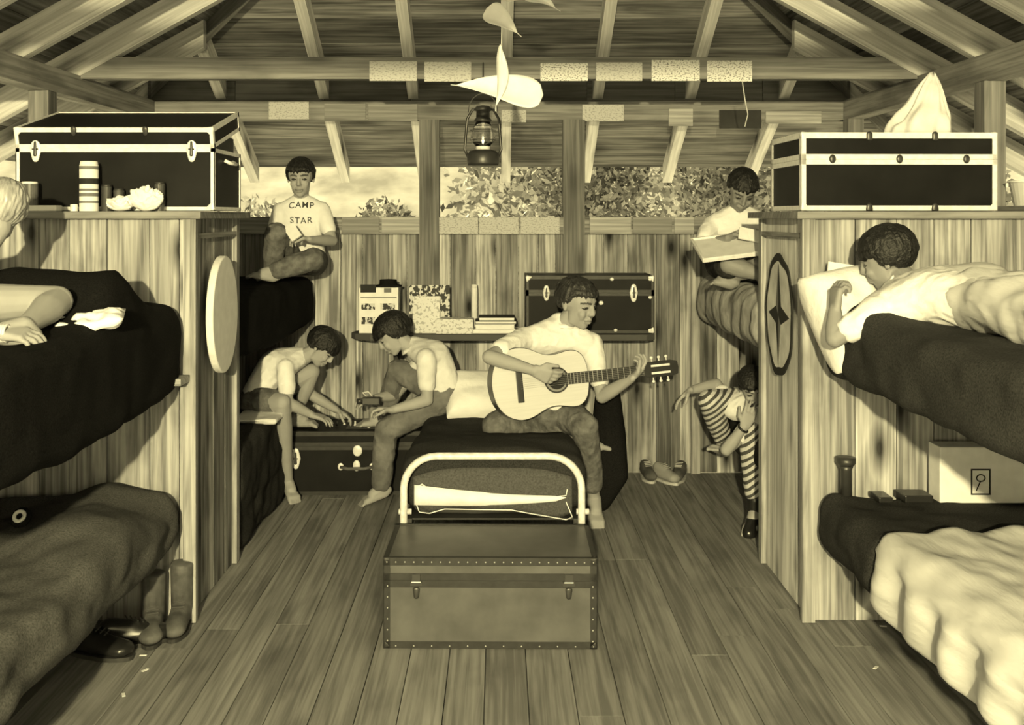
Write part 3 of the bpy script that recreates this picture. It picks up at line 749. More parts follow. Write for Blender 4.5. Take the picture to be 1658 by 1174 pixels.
# rear right upper
def f_br(c):
    c = c.copy(); c.z += .012*math.sin(c.y*38+c.z*12); c.x += .01*math.sin(c.y*30+3*c.z); return c
blanket('mattress_roll', 1, D2+.04, YB-.08, .90, 1.155, M_TICK, 'pale puckered mattress pad on the rear right upper bunk', 'mattress', fn=f_br, r=.09, ny=110, xi=XA-.02)
blanket('blanket', 1, D2+.04, YB-.08, .31, .46, M_BLK2, 'dark blanket on the rear right lower bunk under the crouching boy', xi=XA+.05)

# ------------------------------------------------------------------ the centre cot
CX0, CX1, CY0, CY1 = -.375, .325, 4.13, 6.0
cot = thing('cot', ((CX0+CX1)/2, 5.0, 0), 'metal framed cot with arched tube foot in the middle of the floor', 'cot')
def arch(y, top):
    r = .13; pts = [V((CX0, y, .0)), V((CX0, y, .2)), V((CX0, y, top-r))]
    for k in range(1, 9): a = math.pi-k*math.pi/16; pts.append(V((CX0+r+r*math.cos(a), y, top-r+r*math.sin(a))))
    for k in range(0, 9): a = math.pi/2-k*math.pi/16; pts.append(V((CX1-r+r*math.cos(a), y, top-r+r*math.sin(a))))
    pts += [V((CX1, y, .2)), V((CX1, y, 0))]
    bm = bmesh.new(); tube(bm, pts, .0145, 12); return bm
reparent(obj('foot_frame', arch(CY0, .556), M_TUBE, smooth=True), cot)
reparent(obj('head_frame', arch(CY1+.02, .60), M_TUBE, smooth=True), cot)
for x in (CX0+.02, CX1-.02):
    bm = newbm(); box(bm, x-.012, x+.012, CY0, CY1+.02, .27, .31, 1); reparent(obj('side_rail', bm, M_DMETAL), cot)
bm = newbm(); box(bm, CX0+.012, CX1-.012, CY0+.02, CY1, .300, .306, 1); reparent(obj('spring', bm, M_DMETAL), cot)
for x in (CX0, CX1):
    bm = bmesh.new(); tube(bm, [(x-.02, CY0+.01, .335), (x+.03, CY0+.01, .335)], .012, 8); reparent(obj('bracket', bm, M_TUBE, smooth=True), cot)
reparent(slab('mattress', CX0+.03, CX1-.03, CY0+.06, CY1-.02, .307, .43, .04, mat('cot_mattress', .07, .95, noise_amt=.2), amp=.006), cot)
def f_ct(c):
    c = c.copy(); t = max(0, min(1, (c.z-.36)/.08))
    c.z += t*(.035*gauss(c.y-4.55, .25)+.05*gauss(c.y-4.35, .2)*gauss(c.x, .25) - .03*gauss(c.y-5.1, .15)*gauss(c.x-.2, .2))
    ed = max(0, abs(c.x+.025)-.28); 
    return c
o = slab('blanket', CX0-.02, CX1+.03, CY0+.10, CY1-.3, .315, .485, .07, M_BLK2, f_ct, .012, (6, 6, 6)); tag(o, 'dark blanket covering the cot under the two seated boys', 'blanket')
# tucked end: gray flap with pale striped edge
bm = bmesh.new(); g = {}
for i in range(41):
    u = i/40; x = CX0+.035+(CX1-CX0-.07)*u
    top = .50-.04*abs(2*u-1)**3; bot = .345-.02*math.sin(u*3.1)+.02*(1-u) + (-.03*gauss(u-.12, .07)-.04*gauss(u-.88, .1))
    for j in range(9):
        v_ = j/8; g[(i, j)] = bm.verts.new((x, CY0+.05-.012*math.sin(v_*3.1)+.006*math.sin(u*9), top+(bot-top)*v_))
for i in range(40):
    for j in range(8): bm.faces.new([g[(i, j)], g[(i+1, j)], g[(i+1, j+1)], g[(i, j+1)]])
o = obj('bedspread', bm, mat('bedspread_cloth', .07, 1, noise_amt=.3, nscale=150), smooth=True); sd = o.modifiers.new('s', 'SOLIDIFY'); sd.thickness = .012
tag(o, 'grey bedspread tucked over the foot end of the cot behind the tube', 'bedspread')
bm = bmesh.new(); pts = []
top_e, bot_e = [], []
for i in range(31):
    u = i/30; x = CX0+.04+(CX1-CX0-.10)*u
    zc_ = .400-.028*math.sin(min(1, u*1.25)*math.pi/2)+.012*u; hw = .034*(1-u)**1.0+.010+(.002 if u < .5 else 0); hw = hw*(1 if u < .93 else (1-u)/.07)
    top_e.append(bm.verts.new((x, CY0+.026, zc_+hw*.8))); bot_e.append(bm.verts.new((x, CY0+.022, zc_-hw*.9)))
for i in range(30): bm.faces.new([top_e[i], top_e[i+1], bot_e[i+1], bot_e[i]])
s_ = obj('sheet_edge', bm, M_WHITE, o, smooth=True); sd = s_.modifiers.new('s', 'SOLIDIFY'); sd.thickness = .006
bm = bmesh.new()
tube(bm, [(CX0+.045, CY0+.024, .425), (CX0+.07, CY0+.024, .44), (CX0+.12, CY0+.024, .405), (0, CY0+.022, .386), (CX1-.1, CY0+.022, .39), (CX1-.06, CY0+.022, .395), (CX1-.055, CY0+.022, .42)], .0022, 6)
tube(bm, [(CX0+.045, CY0+.02, .37), (CX0+.06, CY0+.02, .33), (CX0+.10, CY0+.02, .325), (CX0+.16, CY0+.02, .342), (0.05, CY0+.02, .338), (.12, CY0+.02, .325), (CX1-.06, CY0+.02, .30), (CX1-.035, CY0+.02, .31), (CX1-.06, CY0+.02, .37)], .0022, 6)
obj('piping', bm, M_PAPER, o, smooth=True)
o = pillow('pillow', P(782, 645, 5.42)+V((0, 0, 0)), (.40, .30, .20), M_WHITE, (math.radians(35), math.radians(5), .2), seed=3); tag(o, 'white pillow on the cot between the two seated boys', 'pillow')
# hanging garment and dark thing at the right of the cot (guitar case)
bm = bmesh.new()
c0 = P(985, 640, 5.45); c1 = P(1000, 785, 5.35)
hull(bm, [(P(972, 640, 5.5), .03), (P(990, 640, 5.5), .05), (P(985, 700, 5.4), .09), (P(1000, 740, 5.35), .05)])
hull(bm, [(P(985, 700, 5.4), .09), (P(978, 770, 5.3), .06), (P(1000, 770, 5.3), .055), (V((.52, 5.32, .055)), .05)])
me = remeshed(bm, .01, 6); o = link_mesh('duffel_bag', me, M_BLK); tag(o, 'black slumped bag on the floor behind the guitar player\'s leg', 'bag')
# flap of blanket under the guitarist left
# ------------------------------------------------------------------ people
def frame(f, up):
    f = f.normalized(); r = f.cross(up).normalized(); u = r.cross(f).normalized()
    return Matrix((r, f, u)).transposed()       # local x right, y forward, z up
def add_head(bm, c, fwd, up, s=1.0):
    R = frame(V(fwd), V(up))
    def q(x, y, z): return c + R @ (V((x, y, z))*s)
    def e(a, b, d): return (a*s, b*s, d*s)
    hull(bm, [(q(0, -.012, .030), e(.072, .090, .078), R), (q(0, .02, .02), e(.066, .066, .062), R)])
    hull(bm, [(q(0, .028, .012), e(.061, .055, .05), R), (q(0, .034, -.045), e(.050, .042, .04), R), (q(0, .050, -.088), e(.022, .02, .016), R), (q(.030, .012, -.070), .018*s), (q(-.030, .012, -.070), .018*s)])
    for sx in (-1, 1):
        hull(bm, [(q(sx*.028, .072, .024), .010*s), (q(sx*.012, .080, .020), .009*s)])           # brow ridge
        hull(bm, [(q(sx*.034, .062, -.028), .018*s), (q(sx*.030, .058, -.045), .015*s)])          # cheek
        hull(bm, [(q(sx*.030, .068, -.001), e(.013, .012, .009), R)])                             # eyeball and lid
        hull(bm, [(q(sx*.073, -.012, .010), e(.007, .016, .016), R), (q(sx*.070, -.006, -.020), e(.006, .010, .010), R)])  # ear
    hull(bm, [(q(0, .084, .014), .007*s), (q(0, .096, -.026), .0095*s), (q(0, .080, -.030), .010*s)])   # nose
    for sx in (-1, 1): hull(bm, [(q(sx*.009, .084, -.030), .0075*s)])
    hull(bm, [(q(.016, .074, -.054), .007*s), (q(-.016, .074, -.054), .007*s), (q(0, .083, -.052), .008*s)])
    hull(bm, [(q(.014, .074, -.065), .007*s), (q(-.014, .074, -.065), .007*s), (q(0, .081, -.066), .008*s)])
    return R
def face_mats(me, c, R, s):
    Rt = R.transposed()
    for p in me.polygons:
        l = Rt @ (p.center-c)/s
        if l.y < .045 or abs(l.x) > .06 or abs(l.z) > .1: continue
        ax = abs(l.x)
        if abs(ax-.030) < .0135 and abs(l.z+.001) < .0055*(1-((ax-.030)/.0155)**2)+.001: p.material_index = 1
        elif abs(ax-.030) < .021 and abs(l.z-.024+.25*abs(ax-.030)) < .0045: p.material_index = 2
        elif ax < .022 and abs(l.z+.0595) < .0045: p.material_index = 3
def add_hand(bm, w_, f, n, t, s=1.0, curl=.35, spread=1.0, curls=None, thumb=.6):
    f = f.normalized(); t = (t-f*t.dot(f)).normalized(); n = f.cross(t) if f.cross(t).dot(n) > 0 else t.cross(f)
    hull(bm, [(w_+t*.014*s, .016*s), (w_-t*.014*s, .016*s), (w_+f*.07*s+t*.028*s, .0115*s), (w_+f*.066*s-t*.030*s, .0105*s)])
    Ls = (.068, .076, .070, .055)
    for i in range(4):
        b = w_+f*(.072-(0, 0, .002, .008)[i])*s+t*(.0285-.0195*i)*s*spread; p = b; a = 0; L_ = Ls[i]*s; c = curls[i] if curls else curl*(1+.12*i)
        pts = [(b-f*.012*s, .0088*s)]
        for k, fr in enumerate((.45, .31, .24)):
            a += c*(.8 if k == 0 else 1.05)
            sp = t*(.10*(1.3-i)*(spread-.6))
            p = p+(f*math.cos(a)+n*math.sin(a)+sp*max(0, math.cos(a))).normalized()*L_*fr
            pts.append((p, (.0086, .0078, .0068)[k]*s*(1 if i < 3 else .9)))
        chain(bm, pts)
    b = w_+f*.018*s+t*.018*s; d1 = (f*.6+t*.75+n*.25).normalized(); d2 = (f*(1-thumb*.3)+t*.15+n*thumb).normalized()
    chain(bm, [(b, .014*s), (b+d1*.036*s, .0115*s), (b+d1*.036*s+d2*.030*s, .0095*s), (b+d1*.036*s+d2*.055*s, .0078*s)])
def add_foot(bm, an, toe, s=1.0, side=None):
    """an = ankle joint, toe = ball-of-foot ground direction point"""
    f = (toe-an); f.z = 0
    if f.length < .03: f = V((0, -1, 0))
    f.normalize(); d = (toe-an).normalized(); r = f.cross(V((0, 0, 1))).normalized() if side is None else side
    up = r.cross(d).normalized();  up = up if up.z > 0 or abs(up.z) < .1 else -up
    hull(bm, [(an, .036*s), (an-up*.03*s-d*.02*s, .032*s), (an+(toe-an)*.5, .034*s)])
    hull(bm, [(an-up*.035*s, .030*s), (toe+r*.022*s, .021*s), (toe-r*.024*s, .018*s)])
    for i in range(5):
        x = .032-.0155*i; L_ = (.045, .044, .040, .034, .028)[i]; rr = (.0125, .0092, .009, .0085, .008)[i]
        b = toe+r*x*s; chain(bm, [(b, rr*s*1.1), (b+d*L_*.6*s-V((0, 0, .001)), rr*s), (b+d*L_*s-V((0, 0, .004*s)), rr*.9*s)])
def lerp(a, b, t): return a+(b-a)*t
def make_hair(root, c, R, s, m, fringe=.045, side=-.02, back=-.05, puff=.013, seed=0, part=0, strand=.004):
    bm = bmesh.new(); nu, nv = 128, 60; g = {}
    for i in range(nu):
        ph = 2*math.pi*i/nu
        for j in range(nv+1):
            th = math.pi*j/nv; d = V((math.sin(th)*math.cos(ph), math.sin(th)*math.sin(ph), math.cos(th)))
            base = V((d.x*.0755, d.y*.095-.010, d.z*.083+.030))
            fr = d.y                                     # 1 front, -1 back
            lim = fringe if fr > .45 else (side+(fringe-side)*max(0, (fr-.1)/.35) if fr > -.1 else (back+(side-back)*max(0, (fr+.9)/.8)))
            lim += .014*noise.noise(V((d.x*6+seed, d.y*6, 0)))+.010*noise.noise(V((ph*16, seed, 1)))
            k = max(0, min(1, (base.z-lim)/.026+.5)); k = k*k*(3-2*k)
            st = strand*noise.noise(V((ph*14+seed*3, th*2.0, 0)))*math.sin(th)+.003*noise.noise(d*5+V((seed, 0, 0)))
            off = (-.028+(puff*.8+.024+st)*k)
            if fr > .3 and base.z < fringe+.03: off += .004*k
            p = base + V((d.x, d.y, d.z)).normalized()*off
            g[(i, j)] = p
    vs = {}
    topv = bm.verts.new(g[(0, 0)]); botv = bm.verts.new(g[(0, nv)])
    for i in range(nu):
        for j in range(1, nv): vs[(i, j)] = bm.verts.new(g[(i, j)])
    for i in range(nu):
        a = (i+1) % nu
        bm.faces.new([topv, vs[(i, 1)], vs[(a, 1)]]); bm.faces.new([botv, vs[(a, nv-1)], vs[(i, nv-1)]])
        for j in range(1, nv-1): bm.faces.new([vs[(i, j)], vs[(i, j+1)], vs[(a, j+1)], vs[(a, j)]])
    for v in bm.verts: v.co = c + R @ (v.co*s)
    o = obj('hair', bm, m, None, smooth=True); reparent(o, root); return o

def person(label, J, s=.92, skin=M_SKIN, hair=M_HAIRD, shirt=M_WHITE, legs=None, hairkw={}, girth=1.0, wrinkles=.004, collar=False, sleeve=.62, shoes=(None, None), pelvis_r=.088):
    g = lambda k: J[k]
    pel = lerp(g('hipa'), g('hipb'), .5); neck = g('neck')
    root = thing('person', (pel.x, pel.y, 0), label, 'person')
    ax = (neck-pel).normalized(); hb = (g('hipb')-g('hipa')).normalized(); sb = (g('shb')-g('sha')).normalized()
    bend = J.get('bend', V((0, 0, 0)))
    wa = lerp(pel, neck, .36)+bend*.7; ch = lerp(pel, neck, .70)+bend
    mb = ((hb+sb)*.5).normalized()
    q = s*girth
    tor = [[(g('hipa'), pelvis_r*q), (g('hipb'), pelvis_r*q), (wa-mb*.050*q, .078*q), (wa+mb*.050*q, .078*q)],
           [(wa-mb*.050*q, .078*q), (wa+mb*.050*q, .078*q), (ch-sb*.058*q, .085*q), (ch+sb*.058*q, .085*q)],
           [(ch-sb*.058*q, .085*q), (ch+sb*.058*q, .085*q), (lerp(g('sha'), g('shb'), .10), .052*q), (lerp(g('sha'), g('shb'), .90), .052*q), (neck, .05*q)]]
    bm = bmesh.new()
    for h in tor: hull(bm, h)
    hc = g('head'); hs = s*J.get('hscale', 1.0)
    R = frame(g('fwd'), g('up'))
    chain(bm, [(neck-ax*.03, .056*s), (hc+R @ V((0, -.02, -.06))*hs, .046*s)])
    add_head(bm, hc, g('fwd'), g('up'), hs)
    for k in 'ab':
        if 'el'+k in J:
            S0, E0, W0 = g('sh'+k), g('el'+k), g('wr'+k)
            chain(bm, [(S0, .046*s), (lerp(S0, E0, .45), .040*s), (E0, .033*s)])
            chain(bm, [(E0, .034*s), (lerp(E0, W0, .3), .035*s), (W0, .022*s)])
            if 'hand'+k in J: add_hand(bm, W0, *J['hand'+k][:3], s=s*1.0, **J['hand'+k][3])
        if 'kn'+k in J:
            H0, K0, A0 = g('hip'+k), g('kn'+k), g('an'+k)
            chain(bm, [(H0, .080*s), (lerp(H0, K0, .5), .066*s), (K0, .052*s)])
            chain(bm, [(K0, .050*s), (lerp(K0, A0, .32), .050*s), (lerp(K0, A0, .7), .036*s), (A0, .030*s)])
            if 'toe'+k in J: add_foot(bm, A0, g('toe'+k), s)
    me = remeshed(bm, .0042, 3)
    body = link_mesh('body', me, [skin, M_EYE, M_BROW, M_LIP]); reparent(body, root)
    face_mats(me, hc, R, hs)
    make_hair(root, hc, R, hs, hair, **hairkw)
    if shirt:
        bm = bmesh.new(); gsh = .010
        hem = J.get('hem', .28); t0 = tor[0]
        for h in [[(lerp(t0[0][0], t0[2][0], hem), t0[0][1]*.94), (lerp(t0[1][0], t0[3][0], hem), t0[1][1]*.94), t0[2], t0[3]]]+tor[1:]: hull(bm, [(p, r+gsh) for p, r in h])
        for k in 'ab':
            if 'el'+k in J:
                S0, E0 = g('sh'+k), g('el'+k); e = lerp(S0, E0, sleeve)
                hull(bm, [(S0, .056*s), (lerp(S0, E0, sleeve*.5), .055*s), ])
                hull(bm, [(lerp(S0, E0, sleeve*.5), .055*s), (e, .050*s)])
        if collar: hull(bm, [(neck+ax*.012, .056*s), (neck-ax*.02, .066*s)])
        me = remeshed(bm, .007, 4, wrinkle(wrinkles*1.4))
        sh = link_mesh('shirt', me, shirt); reparent(sh, root); root['_s'] = 1
        if collar:
            bm = bmesh.new(); c = neck+ax*.028+J.get('colfwd', R @ V((0, .015, 0))); n = 28; A = []
            rx = sb; ry = ax.cross(rx).normalized()
            for rr, zz in ((.060, -.006), (.070, -.024), (.066, -.028), (.056, -.008)):
                A.append([bm.verts.new(c+rx*rr*s*math.cos(2*math.pi*k/n)+ry*rr*s*math.sin(2*math.pi*k/n)+ax*zz) for k in range(n)])
            for a_, b_ in zip(A, A[1:]+A[:1]):
                for k in range(n): bm.faces.new([a_[k], a_[(k+1) % n], b_[(k+1) % n], b_[k]])
            co = obj('collar', bm, shirt, sh, smooth=True)
    if legs:
        m_, upto, extra = legs
        bm = bmesh.new(); 
        hull(bm, [(g('hipa'), (pelvis_r+.004)*q), (g('hipb'), (pelvis_r+.004)*q), (lerp(pel, wa, .5)-mb*.05*q, .084*q), (lerp(pel, wa, .5)+mb*.05*q, .084*q)])
        for k in 'ab':
            if 'kn'+k in J:
                H0, K0, A0 = g('hip'+k), g('kn'+k), g('an'+k)
                if upto <= 1: chain(bm, [(H0, .093*s), (lerp(H0, K0, upto*.6), .084*s), (lerp(H0, K0, upto), .076*s)])
                else:
                    chain(bm, [(H0, .093*s), (lerp(H0, K0, .5), .080*s), (K0, .064*s+extra)])
                    chain(bm, [(K0, .062*s+extra), (lerp(K0, A0, .4), .060*s+extra), (lerp(K0, A0, upto-1), .050*s+extra)])
        me = remeshed(bm, .007, 4, wrinkle(.007, (22, 22, 22)))
        pn = link_mesh('trousers' if upto > 1 else 'shorts', me, m_); reparent(pn, root)
    for k, sm in zip('ab', shoes):
        if sm and 'toe'+k in J:
            A0, T0 = g('an'+k), g('toe'+k); d = (T0-A0).normalized()
            bm = bmesh.new(); hull(bm, [(A0+V((0, 0, .05)), .046*s), (A0-V((0, 0, .03)), .046*s)]); hull(bm, [(A0-V((0, 0, .03)), .046*s), (T0+d*.03, .038*s)])
            reparent(link_mesh('boot', remeshed(bm, .006, 3), sm), root)
    return root, R
# --- guitar player
J = dict(hipa=P(862, 668, 5.12), hipb=P(915, 668, 5.14), neck=P(906, 528, 5.12), sha=P(850, 548, 5.03), shb=P(958, 556, 5.14),
         head=P(934, 491, 5.06), fwd=V((.72, -.66, -.20)), up=V((.08, -.12, 1)), hscale=1.12,
         ela=P(792, 578, 4.78), wra=P(866, 600, 4.70), handa=(V((.85, -.05, -.35)), V((0, 1, 0)), V((.2, -.35, 1)), dict(curls=(.45, .5, .55, .6), spread=1.0, thumb=.3)),
         elb=P(975, 642, 5.06), wrb=P(1022, 613, 4.93), handb=(V((.55, .15, .55)), V((-.3, -1, .1)), V((.6, -.5, .55)), dict(curls=(.5, .62, .7, .75), spread=1.2)),
         kna=P(803, 690, 4.92), ana=P(925, 716, 5.14), toea=P(970, 722, 5.17), knb=P(946, 690, 4.98), anb=P(962, 808, 5.16), toeb=P(966, 836, 5.075),
         bend=V((-.05, .03, 0)))
J['toeb'] = V((J['toeb'].x, 5.07, .022))
gp, _ = person('teenage boy in white shirt and worn jeans playing a guitar on the cot', J, .98, M_SKIN, M_HAIRM, M_WHITE, (M_DENIM, 1.78, .004), dict(fringe=.040, side=-.01, back=-.06, puff=.014, seed=1, strand=.007), collar=True, sleeve=.68, wrinkles=.005)
# guitar
gc = P(876, 618, 4.84); gu = (P(1095, 589, 4.965)-P(890, 611, 4.82)).normalized(); gn = V((0.0, -1, .10)); gn = (gn-gu*gn.dot(gu)).normalized(); gv = gn.cross(gu).normalized()
GM = Matrix((gu, gv, gn)).transposed().to_4x4(); GM.translation = gc
gt = thing('acoustic_guitar', gc, 'pale topped classical guitar with dark neck held by the boy on the cot', 'guitar')
gt.matrix_world = GM; gt.rotation_euler = GM.to_euler(); gt.location = gc
def gw(x):
    ks = [(-.235, .0), (-.23, .055), (-.21, .105), (-.17, .148), (-.11, .170), (-.05, .160), (.0, .132), (.045, .116), (.09, .119), (.14, .132), (.18, .130), (.21, .108), (.228, .07), (.235, .0)]
    for (a, b), (c, d) in zip(ks[:-1], ks[1:]):
        if a <= x <= c: t = (x-a)/(c-a); t2 = t; return b+(d-b)*t2
    return 0
xs = [-.235+.47*(.5-.5*math.cos(math.pi*k/46)) for k in range(47)]
ol = [(x, gw(x)) for x in xs]+[(x, -gw(x)) for x in xs[-2:0:-1]]
# smooth the outline
for _ in range(3): ol = [((ol[i-1][0]+2*ol[i][0]+ol[(i+1) % len(ol)][0])/4, (ol[i-1][1]+2*ol[i][1]+ol[(i+1) % len(ol)][1])/4) for i in range(len(ol))]
bm = bmesh.new(); prism(bm, ol, .088, Matrix.Translation((0, 0, -.092))); obj('body', bm, M_ROSE, gt)
bm = bmesh.new(); prism(bm, [(x*.985, y*.98) for x, y in ol], .005, Matrix.Translation((0, 0, -.004))); obj('soundboard', bm, M_SPRUCE, gt)
def gdisc(r, z, m, nm, cx_=.075): 
    bm = bmesh.new(); prism(bm, [(cx_+r*math.cos(2*math.pi*k/32), r*math.sin(2*math.pi*k/32)) for k in range(32)], .0008, Matrix.Translation((0, 0, z))); return obj(nm, bm, m, gt)
gdisc(.060, .0011, M_ROSE, 'rosette'); gdisc(.052, .002, mat('rosette_tan', .25), 'rosette_band'); gdisc(.043, .0029, M_INK, 'sound_hole')
bm = newbm(); box(bm, -.118, -.088, -.085, .085, .001, .011, 1); bevel(obj('bridge', bm, M_ROSE, gt), .003)
bm = newbm(); box(bm, .115, .235, -.026, .026, .002, .011); box(bm, .235, .50, -.025, .025, -.004, .011); bm2 = obj('fretboard', bm, M_ROSE, gt)
bm = newbm(); 
xf = .50; sc_l = .62
for k in range(1, 19):
    xq = .50-(sc_l-sc_l/(2**(k/12)));
    if xq > .12: box(bm, xq-.0012, xq+.0012, -.025, .025, .011, .0125)
obj('frets', bm, M_RIVET, bm2)
bm = bmesh.new(); chain(bm, [(V((.22, 0, -.010)), (.02, .024, .018)), (V((.49, 0, -.008)), (.02, .022, .013))]); obj('neck', bm, mat('neck_wood', .12, .4), gt, True)
hp = [(.50, -.027), (.53, -.036), (.64, -.038), (.675, -.030), (.68, 0), (.675, .030), (.64, .038), (.53, .036), (.50, .027)]
bm = bmesh.new(); prism(bm, hp, .018, Matrix.Translation((0, 0, -.012))); hd = bevel(obj('headstock', bm, M_ROSE, gt), .003)
bm = newbm()
for yy in (-.017, .017): box(bm, .54, .635, yy-.005, yy+.005, .0065, .0075)
obj('slot', bm, M_METAL, hd)
for k in range(6):
    x = .55+.037*(k % 3); sg = 1 if k < 3 else -1
    bm = bmesh.new(); tube(bm, [(x, sg*.037, -.004), (x, sg*.05, -.004)], .003, 6); hull(bm, [(V((x, sg*.056, -.004)), (.008, .007, .004))]); obj('tuning_peg', bm, M_METAL, hd, True)
for k in range(6):
    yy = -.0225+.009*k; bm = bmesh.new(); tube(bm, [(-.10, yy, .013), (.50, yy*.85, .0145)], .0004, 4); obj('string', bm, M_RIVET, gt)

# --- boy seated on the cot facing left
J = dict(hipa=P(722, 640, 5.38), hipb=P(722, 640, 5.54), neck=P(672, 563, 5.45), sha=P(690, 580, 5.30), shb=P(690, 577, 5.58),
         head=P(637, 541, 5.44), fwd=V((-.82, -.12, -.58)), up=V((-.55, 0, .83)), hscale=1.08,
         ela=P(692, 648, 5.27), wra=P(634, 664, 5.24), handa=(V((-1, -.05, .1)), V((0, .2, -1)), V((-.2, -1, .2)), dict(curl=.6)),
         elb=P(640, 640, 5.66), wrb=P(606, 645, 5.55), handb=(V((-1, 0, -.1)), V((0, 0, -1)), V((0, -1, .2)), dict(curl=.5)),
         kna=P(625, 698, 5.40), ana=P(616, 788, 5.44), toea=P(600, 806, 5.42), knb=P(645, 600, 5.62), anb=P(622, 684, 5.72), toeb=P(590, 690, 5.70),
         bend=V((.05, 0, .03)))
J['ana'] = V((J['ana'].x, 5.46, .085)); J['toea'] = V((J['ana'].x-.075, 5.44, .024))
J['anb'].z = .41; J['toeb'].z = .375
person('boy in pale shirt and corduroy trousers sitting sideways on the cot, facing left', J, .88, M_SKIN, M_HAIRD, M_CREAM, (M_CORD, 1.9, .006), dict(fringe=.020, side=-.03, back=-.06, puff=.024, seed=2), collar=True, sleeve=.62)
# --- boy on the lower left bunk
J = dict(hipa=P(412, 650, 5.50), hipb=P(418, 645, 5.68), neck=P(487, 578, 5.60), sha=P(462, 596, 5.46), shb=P(474, 586, 5.72),
         head=P(521, 562, 5.58), fwd=V((.72, -.14, -.68)), up=V((.66, 0, .75)), hscale=1.06,
         ela=P(466, 652, 5.40), wra=P(505, 672, 5.46), handa=(V((1, 0, -.25)), V((0, 0, -1)), V((0, 1, .1)), dict(curl=.3)),
         elb=P(505, 640, 5.74), wrb=P(545, 664, 5.76), handb=(V((1, -.1, -.45)), V((0, 0, -1)), V((0, -1, .1)), dict(curl=.4)),
         kna=P(457, 655, 5.48), ana=P(468, 765, 5.60), toea=P(478, 788, 5.58), knb=P(505, 602, 5.66), anb=P(478, 680, 5.74), toeb=P(505, 690, 5.72),
         bend=V((-.06, 0, .03)))
J['ana'] = V((J['ana'].x, 5.58, .085)); J['toea'] = V((J['ana'].x+.045, 5.51, .022)); J['anb'].z = .40; J['toeb'].z = .372
J['kna'] = P(457, 652, 5.36)
person('barefoot boy in white shirt and shorts bending over the black trunk from the left bunk', J, .86, M_SKIN, M_HAIRD, M_WHITE, (M_DENIM, .62, 0), dict(fringe=.012, side=-.03, back=-.05, puff=.018, seed=3))
# --- boy in lettered shirt on the rear upper left bunk
J = dict(hipa=P(470, 424, 5.84), hipb=P(508, 424, 5.84), neck=P(487, 326, 5.84), sha=P(455, 342, 5.84), shb=P(521, 340, 5.84),
         head=P(487, 288, 5.80), fwd=V((.05, -1, -.14)), up=V((0, -.1, 1)), hscale=1.14,
         ela=P(440, 388, 5.76), wra=P(462, 384, 5.60), handa=(V((1, -.2, .1)), V((0, .4, -1)), V((0, -1, .3)), dict(curl=.5)),
         elb=P(538, 390, 5.76), wrb=P(502, 388, 5.58), handb=(V((-1, -.1, .1)), V((0, .3, -1)), V((0, -1, .3)), dict(curl=.5)),
         kna=P(447, 378, 5.52), ana=P(440, 446, 5.62), toea=P(430, 450, 5.53), knb=P(506, 420, 5.50), anb=P(440, 440, 5.48), toeb=P(412, 446, 5.46))
J['ana'].z = 1.2; J['toea'].z = 1.18
L_, RL = person('boy in white lettered T-shirt sitting on the rear left upper bunk', J, .86, M_SKIN, M_HAIRD, M_WHITE, (M_DENIM, 1.85, .006), dict(fringe=.035, side=-.02, back=-.05, puff=.014, seed=4), girth=.95, wrinkles=.002)
shirt_o = [c for c in L_.children if c.name.startswith('shirt')][0]
def letters(txt, px, py, size, arc):
    vs = [v.co.copy() for v in shirt_o.data.vertices]; bvh = BVHTree.FromPolygons(vs, [tuple(p.vertices) for p in shirt_o.data.polygons])
    cu = bpy.data.curves.new('t', 'FONT'); cu.body = txt; cu.size = size; cu.align_x = 'CENTER'; cu.offset = .0004; cu.space_character = 1.15
    to = bpy.data.objects.new('t', cu); COL.objects.link(to); dg = bpy.context.evaluated_depsgraph_get()
    me = bpy.data.meshes.new_from_object(to.evaluated_get(dg)); bpy.data.objects.remove(to)
    bm = bmesh.new(); bm.from_mesh(me); bmesh.ops.subdivide_edges(bm, edges=bm.edges, cuts=1)
    c = P(px, py, 5.7)
    for v in bm.verts:
        x, z = v.co.x, v.co.y; z += -arc*x*x
        p = V((c.x+x, 5.2, c.z+z)); h = bvh.ray_cast(p, V((0, 1, 0)))
        v.co = V((p.x, (h[0].y if h[0] else 5.75)-.0025, p.z))
    o = obj('lettering', bm, M_INK2 if False else mat('shirt_print', .05), shirt_o, normals=False)
letters('CAMP', 483, 336, .048, 1.2); letters('STAR', 484, 362, .048, -1.0)
bm = newbm(); c = P(474, 376, 5.50); box(bm, -.03, .03, -.006, .006, -.045, .045, 2); o = obj('book', bm, M_PAPER); o.location = c; o.rotation_euler = (-.5, -.6, .2); tag(o, 'small white book held by the boy in the lettered shirt', 'book')
# --- boy with tray on the rear upper right bunk
J = dict(hipa=P(1170, 425, 5.42), hipb=P(1222, 425, 5.42), neck=P(1196, 345, 5.36), sha=P(1152, 366, 5.36), shb=P(1236, 362, 5.36),
         head=P(1201, 308, 5.27), fwd=V((-.03, -.80, -.60)), up=V((.10, -.55, .85)), hscale=1.06,
         ela=P(1136, 398, 5.24), wra=P(1178, 386, 5.06), handa=(V((.85, -.2, .4)), V((.3, .3, -1)), V((0, -1, .5)), dict(curl=.55)),
         elb=P(1258, 396, 5.20), wrb=P(1246, 390, 5.05), handb=(V((-.7, -.2, .7)), V((-.3, .3, -1)), V((0, -1, .5)), dict(curl=.7)),
         kna=P(1180, 428, 5.02), ana=P(1245, 450, 4.98), toea=P(1265, 455, 4.98), knb=P(1230, 430, 5.02), anb=P(1180, 452, 5.1), toeb=P(1160, 455, 5.12))
J['ana'].z = 1.21; J['toea'].z = 1.19; J['anb'].z = 1.20; J['toeb'].z = 1.18
